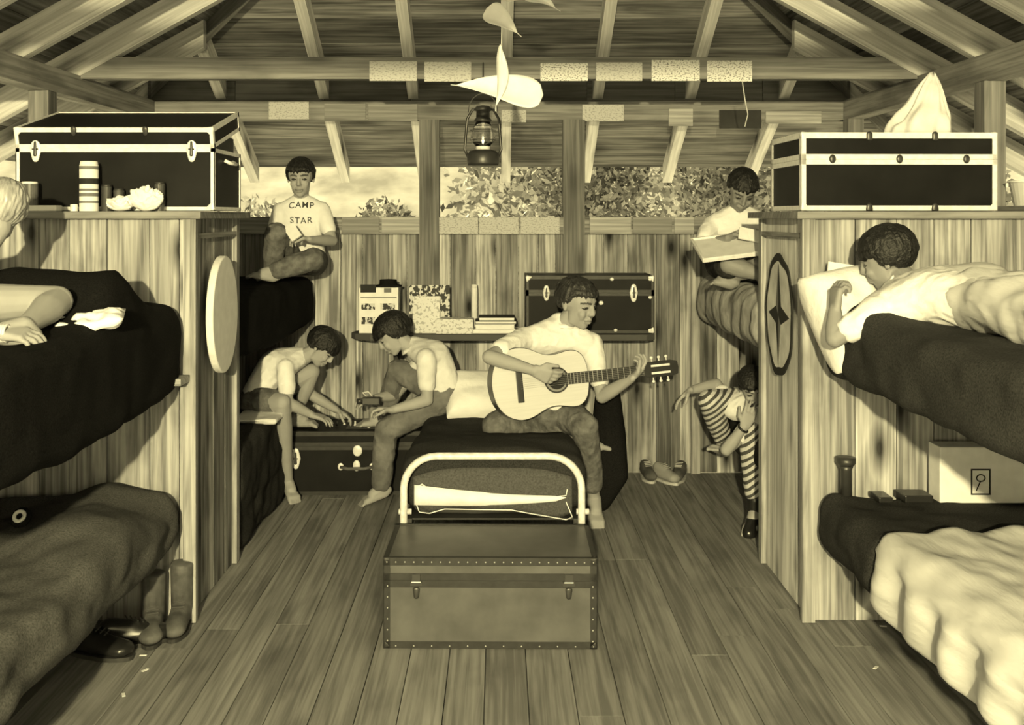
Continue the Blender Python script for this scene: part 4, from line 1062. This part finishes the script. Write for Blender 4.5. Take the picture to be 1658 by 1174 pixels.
person('sturdy boy in white T-shirt on the rear right upper bunk looking down at a tray', J, .90, M_SKIN2, M_HAIRD, M_WHITE, (M_DENIMD, .90, 0), dict(fringe=.035, side=-.0, back=-.05, puff=.014, seed=5), girth=1.12)
tr = thing('tray', P(1192, 400, 5.0), 'white rimmed tray on the lap of the boy on the rear right upper bunk', 'tray')
bm = newbm(); box(bm, -.18, .18, -.12, .13, 0, .008); obj('base', bm, M_PAPER, tr)
bm = newbm()
for a in ((-.19, .19, -.13, -.118), (-.19, .19, .128, .14)): box(bm, a[0], a[1], a[2], a[3], -.004, .018)
for a in ((-.19, -.178), (.178, .19)): box(bm, a[0], a[1], -.118, .128, -.004, .018, 1)
bevel(obj('rim', bm, M_METAL, tr), .003); tr.rotation_euler = (math.radians(20), math.radians(-7), 0)
bm = newbm(); box(bm, -.05, .05, -.004, .004, -.03, .03); o = obj('card', bm, M_PAPER); o.location = P(1213, 380, 4.98); o.rotation_euler = (-.4, .2, 0); tag(o, 'small white card held over the tray', 'card')
# --- crouching boy on the rear right lower bunk
J = dict(hipa=P(1222, 690, 5.34), hipb=P(1268, 690, 5.30), neck=P(1212, 652, 5.14), sha=P(1186, 662, 5.18), shb=P(1240, 668, 5.04),
         head=P(1219, 627, 5.06), fwd=V((-.05, -.88, -.42)), up=V((-.15, -.35, .92)), hscale=1.0,
         ela=P(1145, 632, 5.22), wra=P(1118, 632, 5.20), handa=(V((-.8, -.2, -.55)), V((0, .6, -1)), V((-.2, -.9, .1)), dict(curl=.25)),
         elb=P(1176, 728, 4.98), wrb=P(1206, 690, 4.93), handb=(V((.35, -.05, .95)), V((0, .9, .3)), V((-.8, 0, .3)), dict(curl=.25)),
         kna=P(1150, 650, 5.16), ana=P(1175, 722, 5.34), toea=P(1160, 726, 5.26), knb=P(1212, 700, 4.98), anb=P(1226, 778, 5.0), toeb=P(1218, 795, 4.94))
J['anb'] = V((1.22, 5.0, .10)); J['toeb'] = V((1.18, 4.93, .035)); J['knb'] = P(1216, 700, 5.0)
J['ela'] = P(1160, 622, 5.28); J['hipa'].z = .56; J['hipb'].z = .56
# striped trousers material
m = bpy.data.materials.new('striped_cotton'); m.use_nodes = True; nt = m.node_tree; tc = nt.nodes.new('ShaderNodeTexCoord'); mp = nt.nodes.new('ShaderNodeMapping')
mp.inputs['Rotation'].default_value = (0, math.radians(-50), 0); wv = nt.nodes.new('ShaderNodeTexWave'); wv.inputs['Scale'].default_value = 11; wv.inputs['Distortion'].default_value = 1.0
rp = nt.nodes.new('ShaderNodeValToRGB'); rp.color_ramp.elements[0].color = (.06, .06, .06, 1); rp.color_ramp.elements[1].color = (.55, .55, .55, 1); rp.color_ramp.elements[0].position = .42; rp.color_ramp.elements[1].position = .52
nt.links.new(tc.outputs['Object'], mp.inputs[0]); nt.links.new(mp.outputs[0], wv.inputs['Vector']); nt.links.new(wv.outputs['Fac'], rp.inputs[0]); nt.links.new(rp.outputs[0], nt.nodes['Principled BSDF'].inputs['Base Color']); nt.nodes['Principled BSDF'].inputs['Roughness'].default_value = .9
person('boy in striped trousers crouching at the rear right lower bunk, face in hand', J, .86, M_SKIN, M_HAIRD, M_WHITE, (m, 1.75, .004), dict(fringe=.03, side=-.02, back=-.05, puff=.016, seed=6), shoes=(None, M_LEATH))
bm = bmesh.new(); wq = P(1203, 694, 4.93); aa = (P(1206, 690, 4.93)-P(1176, 728, 4.98)).normalized(); u_ = aa.cross(V((0, 1, 0))).normalized(); v2 = aa.cross(u_)
tube(bm, [wq+(u_*math.cos(k*math.pi/8)+v2*math.sin(k*math.pi/8))*.024 for k in range(17)], .006, 6); hull(bm, [(wq-v2*.024+V((0, -.003, 0)), (.014, .006, .014))]); 
o = obj('wristwatch', bm, M_LEATH, smooth=True); tag(o, 'dark strapped wristwatch worn by the crouching boy', 'watch')
# --- boy lying on the right upper bunk
J = dict(hipa=P(1640, 545, 3.0), hipb=P(1712, 530, 3.1), neck=P(1462, 470, 3.52), sha=P(1420, 505, 3.38), shb=P(1500, 478, 3.66),
         head=P(1437, 418, 3.56), fwd=V((-.78, .50, -.28)), up=V((-.28, .0, .95)), hscale=1.05,
         ela=P(1352, 548, 3.42), wra=P(1352, 500, 3.46), handa=(V((.1, .1, 1)), V((1, .3, 0)), V((-.1, 1, .2)), dict(curl=.75)),
         elb=P(1455, 480, 3.80), wrb=P(1415, 470, 3.74), handb=(V((-.5, -.1, .7)), V((0, -1, 0)), V((.6, 0, .5)), dict(curl=.6)),
         kna=P(1800, 600, 2.5), ana=P(2000, 640, 2.15), knb=P(1900, 590, 2.5), anb=P(2100, 640, 2.2))
for k in ('hipa', 'hipb'): J[k].z = 1.24
for k in ('kna', 'knb'): J[k].z = 1.22
for k in ('ana', 'anb'): J[k].z = 1.20; 
person('dark haired boy in white shirt lying on the right upper bunk propped on his elbow', J, .92, M_SKIN2, M_HAIRD, M_WHITE, (M_DENIMD, 1.85, .004), dict(fringe=.02, side=-.03, back=-.075, puff=.016, seed=7), collar=True, wrinkles=.007, pelvis_r=.082)
def f_sq(c):
    c = c.copy(); c.z += .012*math.sin(c.x*34+c.y*16+3*noise.noise(c*4))-.03*abs(noise.noise(V((c.x*9+c.y*6, c.y*4, 2)))); return c
o = slab('sheet', 1.36, 1.95, 1.9, 3.28, 1.162, 1.33, .08, M_SHEET, f_sq, .012, (12, 12, 12), ny=60); tag(o, 'pale crumpled sheet over the legs of the lying boy', 'sheet')
o = pillow('pillow', P(1375, 515, 3.66), (.26, .36, .20), M_WHITE, (math.radians(62), math.radians(-10), .25), seed=5); tag(o, 'white pillow under the lying boy\'s arm at the end of the right upper bunk', 'pillow')
o = pillow('pillow', P(1560, 482, 3.60), (.42, .40, .13), M_CREAM, (math.radians(20), math.radians(-8), 0), seed=6); tag(o, 'cream pillow behind the lying boy\'s back against the right partition', 'pillow')
bm = newbm(); box(bm, -.075, .075, -.004, .004, -.06, .06); o = obj('magazine', bm, M_PAPER); o.location = P(1372, 455, 3.78); o.rotation_euler = (-.2, .15, 0); tag(o, 'white open magazine in front of the lying boy\'s face', 'magazine')
# --- blond child, left upper bunk
J = dict(hipa=P(-150, 560, 2.9), hipb=P(-190, 560, 3.05), neck=P(-35, 412, 3.25), sha=P(-75, 440, 3.12), shb=P(-40, 440, 3.4),
         head=P(2, 343, 3.30), fwd=V((-.45, .85, -.25)), up=V((.1, .25, .95)), hscale=.98,
         ela=P(-60, 540, 3.05), wra=P(0, 540, 2.80), handa=(V((1, .1, -.05)), V((0, .3, -1)), V((0, 1, .3)), dict(curl=.45)),
         elb=P(-10, 540, 3.5), wrb=P(-5, 520, 3.3),
         kna=P(92, 488, 3.12), ana=P(38, 562, 2.86), toea=P(-20, 570, 2.80), knb=P(50, 500, 3.35), anb=P(-40, 545, 3.4))
for k in ('hipa', 'hipb'): J[k].z = 1.25
J['ana'].z = 1.195; J['toea'].z = 1.18; J['anb'].z = 1.20
person('blond child in a dark shirt with bare knees drawn up on the left upper bunk', J, .90, M_SKIN, M_HAIRB, M_BLK, (M_BLK, .35, 0), dict(fringe=.02, side=-.07, back=-.095, puff=.016, seed=8, strand=.009))
bm = bmesh.new(); wq = P(6, 540, 2.80)
for q_ in (-.008, .0, .008): tube(bm, [wq+V((q_, .022*math.cos(k*math.pi/8), .022*math.sin(k*math.pi/8))) for k in range(17)], .0042, 6)
o = obj('bracelet', bm, M_CREAM, smooth=True); tag(o, 'pale braided bracelet on the blond child\'s wrist', 'bracelet')
o = pillow('cloth', P(118, 530, 3.12), (.30, .14, .05), M_WHITE, (.15, math.radians(-14), .25), amp=.03, seed=9); tag(o, 'crumpled white cloth on the black blanket by the blond child\'s knee', 'cloth')

# ------------------------------------------------------------------ hanging things
root = thing('kerosene_lantern', P(782, 268, 4.95), 'black kerosene lantern with a glass chimney hanging from the tie beam', 'lantern')
bm = bmesh.new(); lathe(bm, [(.0, 0), (.072, 0), (.076, .01), (.076, .05), (.062, .068), (.035, .075), (.0, .075)]); obj('font', bm, M_DMETAL, root, True)
bm = bmesh.new(); lathe(bm, [(.0, .073), (.034, .075), (.034, .09), (.0, .09)]); obj('burner', bm, M_METAL, root, True)
bm = bmesh.new(); n = 24; A = []
for r, z in ((.036, .09), (.055, .115), (.058, .14), (.046, .175), (.034, .205), (.032, .205), (.044, .175), (.055, .14), (.052, .115), (.034, .09)):
    A.append([bm.verts.new((r*math.cos(2*math.pi*k/n), r*math.sin(2*math.pi*k/n), z)) for k in range(n)])
for a_, b_ in zip(A, A[1:]+A[:1]):
    for k in range(n): bm.faces.new([a_[k], a_[(k+1) % n], b_[(k+1) % n], b_[k]])
obj('chimney', bm, M_GLASS, root, True)
m = bpy.data.materials.new('flame'); m.use_nodes = True; b = m.node_tree.nodes['Principled BSDF']; b.inputs['Emission Color'].default_value = (*TINT, 1); b.inputs['Emission Strength'].default_value = 4
bm = bmesh.new(); hull(bm, [(V((0, 0, .10)), (.012, .008, .010)), (V((0, 0, .135)), .002)]); obj('flame', bm, m, root, True)
bm = bmesh.new(); lathe(bm, [(.0, .203), (.04, .205), (.042, .215), (.032, .225), (.032, .255), (.045, .26), (.03, .28), (.0, .285)]); obj('cap', bm, M_DMETAL, root, True)
for s in (-1, 1):
    bm = bmesh.new(); tube(bm, [(s*.070, 0, .04), (s*.086, 0, .075), (s*.080, 0, .15), (s*.074, 0, .22), (s*.050, 0, .262), (0, 0, .27)], .0065, 8); obj('side_tube', bm, M_DMETAL, root, True)
bm = bmesh.new(); tube(bm, [(.07*math.cos(a*math.pi/12), 0, .25+.09*math.sin(a*math.pi/12)) for a in range(13)], .0022, 6); obj('bail', bm, M_DMETAL, root, True)
for a in range(2):
    bm = bmesh.new(); r = .061; tube(bm, [(r*math.cos(k*math.pi/12), r*math.sin(k*math.pi/12), .12+a*.045-(a*.0)) for k in range(25)], .0016, 5); obj('wire_guard', bm, M_DMETAL, root, True)
tp = root.location.z+.34
bm = bmesh.new(); x_, y_, z_ = root.location; tube(bm, [(x_, y_, tp-.003), (x_, y_+.01, tp+.03), (x_, 5.035, 2.26)], .003, 6); o = obj('hanging_wire', bm, M_DMETAL); tag(o, 'dark wire holding the kerosene lantern to the tie beam', 'wire')
# paper leaf mobile
mb = thing('paper_mobile', P(812, 60, 4.0), 'hanging mobile of white paper leaves on a string in the middle of the roof', 'mobile')
def leaf(name, pa, pb, wdt, normal, m=M_PAPER, cup=.02, blunt=.5):
    """leaf from stem tip pa to rounded end pb"""
    pa, pb = V(pa), V(pb); ax = (pb-pa); L_ = ax.length; ax.normalize(); nv = V(normal); nv = (nv-ax*nv.dot(ax)).normalized(); sv = ax.cross(nv); bm = bmesh.new(); g = {}
    nu, nv_ = 24, 10
    for i in range(nu+1):
        u = i/nu; ww = wdt/2*(math.sin(math.pi*u**(1+blunt*.7))**.85 if 0 < u < 1 else 0.0)
        ww = wdt/2*(u**.9*(1-u**6)**.5*(1.35 if False else 1.12)) if blunt > .4 else ww
        for j in range(nv_+1):
            v_ = -1+2*j/nv_; g[(i, j)] = bm.verts.new(pa+ax*L_*u+sv*ww*v_+nv*(cup*(v_*v_)*math.sin(math.pi*u)+.01*math.sin(u*5)))
    for i in range(nu):
        for j in range(nv_):
            bm.faces.new([g[(i, j)], g[(i+1, j)], g[(i+1, j+1)], g[(i, j+1)]])
    bmesh.ops.remove_doubles(bm, verts=bm.verts, dist=.0004)
    tube(bm, [pa-ax*.02, pa+ax*.01], .0015, 5)
    o = reparent(obj(name, bm, m, smooth=True), mb); sd = o.modifiers.new('s', 'SOLIDIFY'); sd.thickness = .0015; return o
leaf('paper_leaf', P(738, 138, 4.0), P(880, 152, 4.0), .175, (0, -1, .45), cup=.015)
leaf('paper_leaf', P(803, 172, 3.96), P(812, 70, 4.02), .055, (.55, -.8, 0), M_CREAM, blunt=.1)
leaf('paper_leaf', P(838, 54, 4.0), P(788, 12, 4.0), .115, (0, -1, .1))
leaf('paper_leaf', P(900, 14, 4.0), P(850, -14, 4.0), .08, (0, -1, .2))
bm = bmesh.new(); zt = rz(XW)-.1
tube(bm, [(P(812, 150, 4.0)), P(812, 30, 4.0), V((.0, 4.0, zt))], .0016, 5); reparent(obj('string', bm, M_CREAM), mb)
bm = bmesh.new(); tube(bm, [P(815, 5, 4.0), P(880, -10, 4.0)], .001, 4); reparent(obj('string', bm, M_CREAM), mb)
bm = bmesh.new(); tube(bm, [P(1202, 133, 5.0), P(1206, 160, 5.005), P(1211, 185, 5.005), P(1206, 205, 5.005)], .0022, 6); o = obj('loose_string', bm, M_CREAM, smooth=True); tag(o, 'pale string dangling from the right part of the tie beam', 'string')
# cloth bag on right trunk
bm = bmesh.new(); g = {}; cb = V((1.66, 4.12, SH+.295+.004)); n = 40
n = 80
for i in range(n):
    a = 2*math.pi*i/n
    for j in range(15):
        t = j/14; r = (1-t)**1.0; fold = 1+(.10*math.sin(a*6+t*2.5+1)+.09*math.sin(a*11-t*4))*(.4+.6*t)+.12*noise.noise(V((math.cos(a)*2, math.sin(a)*2, t*3)))
        r = (1-t)**.85*(1+.12*math.sin(t*3.1)); x = cb.x+(.140 if math.cos(a) < 0 else .11)*r*fold*math.cos(a)+.045*t; y = cb.y+.10*r*fold*math.sin(a); z = cb.z+.25*t+(.03*noise.noise(V((a, t*3, 2))) if 0 < t < 1 else 0)
        g[(i, j)] = bm.verts.new((x, y, z))
for i in range(n):
    for j in range(14): bm.faces.new([g[(i, j)], g[((i+1) % n), j], g[((i+1) % n), j+1], g[(i, j+1)]])
bm.faces.new([g[(i, 0)] for i in range(n)]); bmesh.ops.remove_doubles(bm, verts=bm.verts, dist=.0005)
o = obj('laundry_bag', bm, M_CREAM, smooth=True); tag(o, 'peaked white cloth bag on top of the right trunk', 'bag')

# ------------------------------------------------------------------ things on the left shelf
def can(name, loc, r, h, m, label, cat, mt=M_METAL):
    root = thing(name, loc, label, cat)
    bm = bmesh.new(); lathe(bm, [(0, 0), (r, 0), (r, h*.92), (0, h*.92)]); obj('body', bm, m, root, False)
    bm = bmesh.new(); lathe(bm, [(0, h*.92), (r*.98, h*.92), (r*.9, h), (0, h)]); obj('lid', bm, mt, root, True); return root
y_ = 3.895
c = P(144, 340, y_); o = can('spray_can', (c.x, y_, SH), .034, .185, M_PAPER, 'tall white printed can in front of the left trunk', 'can', M_PAPER)
for k, (z_, h_) in enumerate(((.155, .012), (.10, .022), (.075, .008), (.055, .012), (.03, .008))):
    bm = bmesh.new(); tube(bm, [(0, 0, z_), (0, 0, z_+h_)], .0344, 24); obj('label_band', bm, M_INK if k == 1 else M_INK2, o)
c = P(48, 340, y_); can('glass_jar', (c.x, y_+.0, SH), .030, .11, mat('jar_contents', .10, .2, noise_amt=.4, nscale=30), 'dark glass jar at the left end of the left shelf', 'jar')
c = P(120, 340, y_); can('small_tin', (c.x, y_, SH), .014, .026, M_METAL, 'very small metal tin beside the tall can', 'tin')
for k, (px, hh) in enumerate(((172, .10), (192, .085), (258, .11))):
    c = P(px, 340, y_+.035); can('bottle', (c.x, y_+.038, SH), .020, hh, mat('brown_glass', .05, .15, spec=.8), ('dark bottle just right of the tall white can', 'short dark bottle behind the left crumpled cloth', 'dark bottle behind the right crumpled cloth')[k], 'bottle', M_DMETAL)
bm = newbm(); box(bm, -.06, .06, -.03, .03, 0, .022); o = obj('soap_box', bm, M_PAPER); o.location = (P(72, 340, y_).x, y_-.01, SH); tag(o, 'flat white box lying at the left end of the left shelf', 'box'); bevel(o)
for k, (px, sx, sz, lb) in enumerate(((197, .05, .055, 'crumpled white cloth on the left shelf, the lower of two'), (238, .055, .085, 'crumpled white cloth on the left shelf, the taller of two'))):
    c = P(px, 340, y_); bm = bmesh.new(); bmesh.ops.create_icosphere(bm, subdivisions=4, radius=1)
    for v in bm.verts:
        q = v.co.copy(); r = 1+.35*noise.noise(q*1.8+V((k*7, 0, 0)))+.12*noise.noise(q*5); v.co = V((q.x*sx*r, q.y*.035*r, max(0, (q.z*.5+.5)*sz*r)))
    o = obj('crumpled_cloth', bm, M_WHITE); o.location = (c.x, y_-.005, SH); tag(o, lb, 'cloth')
# left wooden step under the black blanket
bm = newbm(); c = P(268, 568, 3.8); box(bm, -.09, .06, -.05, .06, -.012, .012); o = obj('ledge_board', bm, W_PANEL); o.location = (c.x+.01, 3.80, .905-.0); tag(o, 'pale wooden ledge board on the left partition under the upper bunk', 'shelf')
# basket right of right trunk
c = P(1640, 345, 4.25); bk = thing('basket', (c.x+.04, 4.2, SH), 'pale cup shaped basket behind the right end of the right trunk', 'basket')
bm = bmesh.new(); lathe(bm, [(0, 0), (.05, 0), (.075, .12), (.0, .12)]); obj('body', bm, M_PRINT2, bk)
bm = bmesh.new(); tube(bm, [(.076*math.cos(k*math.pi/12), .076*math.sin(k*math.pi/12), .12) for k in range(25)], .005, 6); obj('rim', bm, M_PAPER, bk, True)

# ------------------------------------------------------------------ back shelf
sh = thing('wall_shelf', (-.0, 5.95, SHZ), 'dark plank shelf with rounded left end along the back wall', 'shelf')
xl, xr = P(566, 545, 5.8).x, P(1060, 545, 5.8).x
poly = [(xl+.10, YB-.058), (xl+.01, YB-.20), (xl, YB-.27), (xl+.03, YB-.33), (xl+.12, YB-.385), (xr-.05, YB-.385), (xr, YB-.34), (xr, YB-.058)]
bm = bmesh.new(); prism(bm, poly, .035, Matrix.Translation((0, 0, SHZ-.036))); reparent(bevel(obj('top', bm, W_SHELF), .004), sh)
for x in (xl+.25, xr-.3):
    bm = bmesh.new(); prism(bm, [(0, 0), (.25, 0), (0, -.2)], .025, Matrix.Translation((x, YB-.058, SHZ-.037)) @ Matrix.Rotation(math.radians(-90), 4, 'Z') @ Matrix.Rotation(math.radians(90), 4, 'X')); reparent(obj('bracket', bm, W_SHELF), sh)
ysf = YB-.30
def cbox(name, px0, px1, py0, yy, dp, m, label, cat, rzz=0, tilt=0):
    a, b = P(px0, py0, yy), P(px1, py0, yy); hh = a.z-SHZ
    bm = newbm(); w_ = b.x-a.x; board(bm, (-w_/2, 0, 0), (w_, 0, 0), (0, 0, hh), (0, dp, 0)); o = obj(name, bm, m); o.location = ((a.x+b.x)/2, yy, SHZ+.001); o.rotation_euler = (-tilt, 0, rzz); tag(o, label, cat); bevel(o, .002, 1); return o
b1 = cbox('game_box', 581, 645, 466, 5.80, .10, M_PAPER, 'white printed box standing at the left end of the back shelf', 'box')
for k, (x0_, x1_, z0_, z1_, mm) in enumerate([(-.10, -.015, .225, .27, M_INK), (-.10, .1, .195, .2, M_INK2), (-.095, -.02, .13, .165, M_PRINT), (.01, .09, .13, .165, M_PRINT), (-.095, -.02, .05, .09, M_PRINT), (.01, .09, .05, .09, M_PRINT), (.03, .07, .225, .25, M_INK2)]):
    bm = newbm(); box(bm, x0_, x1_, -.0012, -.0002, z0_, z1_); obj('print_mark', bm, mm, b1)
hz = 1.5-116*5.85/F
ht = thing('black_hat', (P(628, 460, 5.85).x, 5.87, hz+.002), 'flat black hat on top of the white printed box', 'hat')
bm = bmesh.new(); lathe(bm, [(0, 0), (.075, 0), (.078, .008), (.05, .012), (.048, .038), (0, .042)]); obj('crown', bm, M_BLK, ht, True)
ht.location.z = SHZ+(P(0, 466, 5.8).z-SHZ)+.003
o = cbox('magazine', 662, 728, 462, 5.86, .012, M_PRINT, 'printed magazine standing upright on the back shelf', 'magazine', tilt=.08)
o = cbox('picture_card', 668, 712, 480, 5.80, .01, M_PRINT2, 'smaller printed card leaning in front of the standing magazine', 'card', tilt=.05)
o = cbox('drink_carton', 690, 706, 505, 5.84, .05, M_PRINT2, 'narrow pale carton beside the patterned box', 'carton')
o = cbox('patterned_box', 706, 766, 517, 5.77, .10, M_PRINT2, 'low white patterned box on the back shelf', 'box')
c = P(768, 500, 5.95); can('candle_bottle', (c.x, 5.98, SHZ), .018, .26, M_CREAM, 'slim pale bottle standing behind the patterned box', 'bottle', M_CREAM)
zz = SHZ+.001
for k, (hh, w_, lb) in enumerate(((.022, .24, 'thin pale book at the bottom of the pile on the back shelf'), (.028, .22, 'white book second from the bottom of the pile'), (.018, .23, 'dark covered book third in the pile on the back shelf'), (.02, .2, 'topmost book of the pile on the back shelf'))):
    bk = thing('book', (P(800, 540, 5.82).x+.005*k, 5.79, zz), lb, 'book', 'books piled on the back shelf')
    bm = newbm(); box(bm, -w_/2+.004, w_/2-.004, .004, .15, .003, hh-.003); obj('pages', bm, M_PAPER, bk)
    bm = newbm(); box(bm, -w_/2, w_/2, 0, .155, 0, .003); box(bm, -w_/2, w_/2, 0, .155, hh-.003, hh); obj('cover', bm, M_INK if k in (2, 3) else M_CREAM, bk); zz += hh+.0005
# camera like toy held by boy
root = thing('toy_camera', P(603, 651, 5.40), 'small black camera held by the boy facing left on the cot', 'camera')
bm = newbm(); box(bm, -.05, .04, -.03, .02, -.01, .025); bevel(obj('body', bm, M_DMETAL, root), .004)
bm = bmesh.new(); tube(bm, [(-.05, 0, .005), (-.08, -.005, .005)], .014, 12); obj('lens', bm, M_DMETAL, root, True)
bm = bmesh.new(); tube(bm, [(-.03, -.005, .03), (-.05, -.01, .05), (-.02, -.01, .055), (0, -.005, .03)], .003, 6); obj('strap_loop', bm, M_METAL, root, True)
# game pieces on the black trunk
for k in range(9):
    px = 548+k*10+random.uniform(-3, 3); yy = 5.72+random.uniform(0, .12); p = V(((px-VX)*yy/F, yy, .345))
    root = thing('game_piece', p, 'small turned game piece on the black trunk top', 'game piece', 'game pieces on the black trunk')
    bm = bmesh.new(); r = .009; h = random.uniform(.018, .032); lathe(bm, [(0, 0), (r, 0), (r*.5, h*.5), (r*.6, h*.8), (0, h)], n=12); obj('piece', bm, M_METAL if k % 2 else M_DMETAL, root, True)
bm = newbm(); box(bm, -.09, .09, -.07, .07, 0, .004); o = obj('game_board', bm, mat('board', .10)); o.location = (P(590, 700, 5.8).x-.0, 5.80, .3405); o['label'] = 'thin dark game board lying on the black trunk'; o['category'] = 'board'

# ------------------------------------------------------------------ shoes and floor things
def shoe(name, loc, rzz, L_, m, label, boot=0, sole=M_DMETAL, cat='shoe', group=None):
    root = thing(name, loc, label, cat, group, rzz); w_ = L_*.17
    bm = bmesh.new()
    hull(bm, [(V((0, -L_*.33, .035)), (w_, L_*.15, .026)), (V((0, 0, .045)), (w_*.85, L_*.12, .035)), (V((0, L_*.32, .045)), (w_*.85, L_*.14, .035))])
    hull(bm, [(V((0, 0, .055)), (w_*.8, L_*.1, .03)), (V((0, L_*.30, .07)), (w_*.85, L_*.15, .03))])
    if boot: hull(bm, [(V((0, L_*.27, .06)), (w_*.95, L_*.18, .03)), (V((0, L_*.30, boot)), (w_*1.05, L_*.2, .012))])
    obj('upper', None or _rm(bm), m, root) if False else reparent_local(link_mesh('upper', remeshed(bm, .005, 3), m), root)
    bm = bmesh.new(); pts = []
    for k in range(24):
        a = 2*math.pi*k/24; pts.append((w_*1.08*math.cos(a)*(1 if math.sin(a) < 0 else .88), L_*.49*math.sin(a)))
    prism(bm, pts, .014, Matrix.Translation((0, 0, .001))); obj('sole', bm, sole, root)
    bm = bmesh.new()
    for k in range(4): yy = -L_*.12+k*L_*.065; tube(bm, [(-w_*.5, yy, .082+k*.005), (w_*.5, yy+.01, .082+k*.005)], .0022, 5)
    obj('laces', bm, M_LEATHB if boot else (M_DMETAL if name == 'dress_shoe' else M_RUB), root)
def reparent_local(o, root): o.parent = root; return o
shoe('boot', (-1.235, 3.74, 0), .25, .25, M_LEATHB, 'scuffed tall boot under the left lower bunk, the left one of the pair', .20, cat='boot', group='boots beside the left partition')
shoe('boot', (-1.16, 3.80, 0), .1, .25, M_LEATHB, 'scuffed tall boot closest to the left partition corner', .22, cat='boot', group='boots beside the left partition')
shoe('dress_shoe', (-1.36, 3.58, 0), 1.3, .26, M_LEATH, 'shiny black shoe on the floor under the left bunk, nearer of the pair', group='black shoes under the left bunk')
shoe('dress_shoe', (-1.28, 3.68, 0), 1.9, .26, M_LEATH, 'shiny black shoe on the floor between its mate and the boots', group='black shoes under the left bunk')
shoe('sneaker', (P(1048, 765, 6.0).x, 5.98, 0), .1, .22, M_LEATHB, 'brown shoe standing against the back wall, left of the open pair', sole=M_RUB)
shoe('sneaker', (P(1075, 765, 6.0).x, 5.93, 0), .5, .22, mat('canvas', .3), 'pale canvas sneaker against the back wall, left of its mate', sole=M_RUB)
shoe('sneaker', (P(1100, 765, 6.0).x-.01, 5.96, 0), -.4, .22, M_LEATHB, 'dark sneaker with white toe by the back wall, nearest the right bunk', sole=M_RUB)
# flashlight, box on right lower bunk
root = thing('flashlight', (P(1367, 780, 3.80).x, 3.78, .487), 'black flashlight standing on the right lower bunk against the partition', 'flashlight')
bm = bmesh.new(); lathe(bm, [(0, 0), (.020, 0), (.020, .10), (.026, .115), (0, .115)]); obj('barrel', bm, M_DMETAL, root, True)
bm = bmesh.new(); lathe(bm, [(0, .115), (.026, .115), (.034, .125), (.034, .145), (0, .145)]); obj('head', bm, M_DMETAL, root, True)
bx = P(1575, 800, 3.78)
root = thing('white_box', (bx.x, 3.74, .477), 'white cardboard box with a small picture frame mark on the right lower bunk', 'box')
bm = newbm(); box(bm, -.135, .20, 0, .10, 0, .20); bevel(obj('carton', bm, M_PAPER, root), .003)
bm = newbm()
for a in ((-.025, .045, .118, .123), (-.025, .045, .03, .035)): box(bm, a[0], a[1], -.002, -.0003, a[2], a[3])
for a in ((-.025, -.020), (.040, .045)): box(bm, a[0], a[1], -.002, -.0003, .035, .118)
obj('frame_mark', bm, M_INK, root)
bm = bmesh.new(); tube(bm, [(.01+.015*math.cos(k*math.pi/8), -.002, .09+.012*math.sin(k*math.pi/8)) for k in range(17)], .0022, 5); tube(bm, [(.008, -.002, .078), (-.006, -.002, .045)], .002, 5); obj('drawn_mark', bm, M_INK, root)
for k, (px, w_, hh, lb) in enumerate(((1425, .05, .02, 'small dark case lying left of the black book on the right lower bunk'), (1478, .10, .026, 'black book lying on the right lower bunk beside the white box'))):
    bm = newbm(); box(bm, -w_/2, w_/2, -.04, .05, 0, hh); o = obj('book' if k else 'spectacle_case', bm, M_LEATH); o.location = (P(px, 790, 3.76).x, 3.74, .488); tag(o, lb, 'book' if k else 'case'); bevel(o, .004)
# scraps on the floor
for k, (px, py) in enumerate(((232, 1062), (235, 1086), (200, 1126), (1430, 1015), (1418, 1082))):
    d = F*H/(py-VY); p = P(px, py, d); bm = newbm(); box(bm, -.012, .012, -.005, .005, 0, .002); o = obj('paper_scrap', bm, M_PAPER); o.location = (p.x, p.y, .0012); o.rotation_euler = (0, 0, k); tag(o, 'tiny pale paper scrap on the bare floorboards', 'paper', 'paper scraps on the floor')
for o in bpy.data.objects:
    if '_s' in o.keys(): del o['_s']
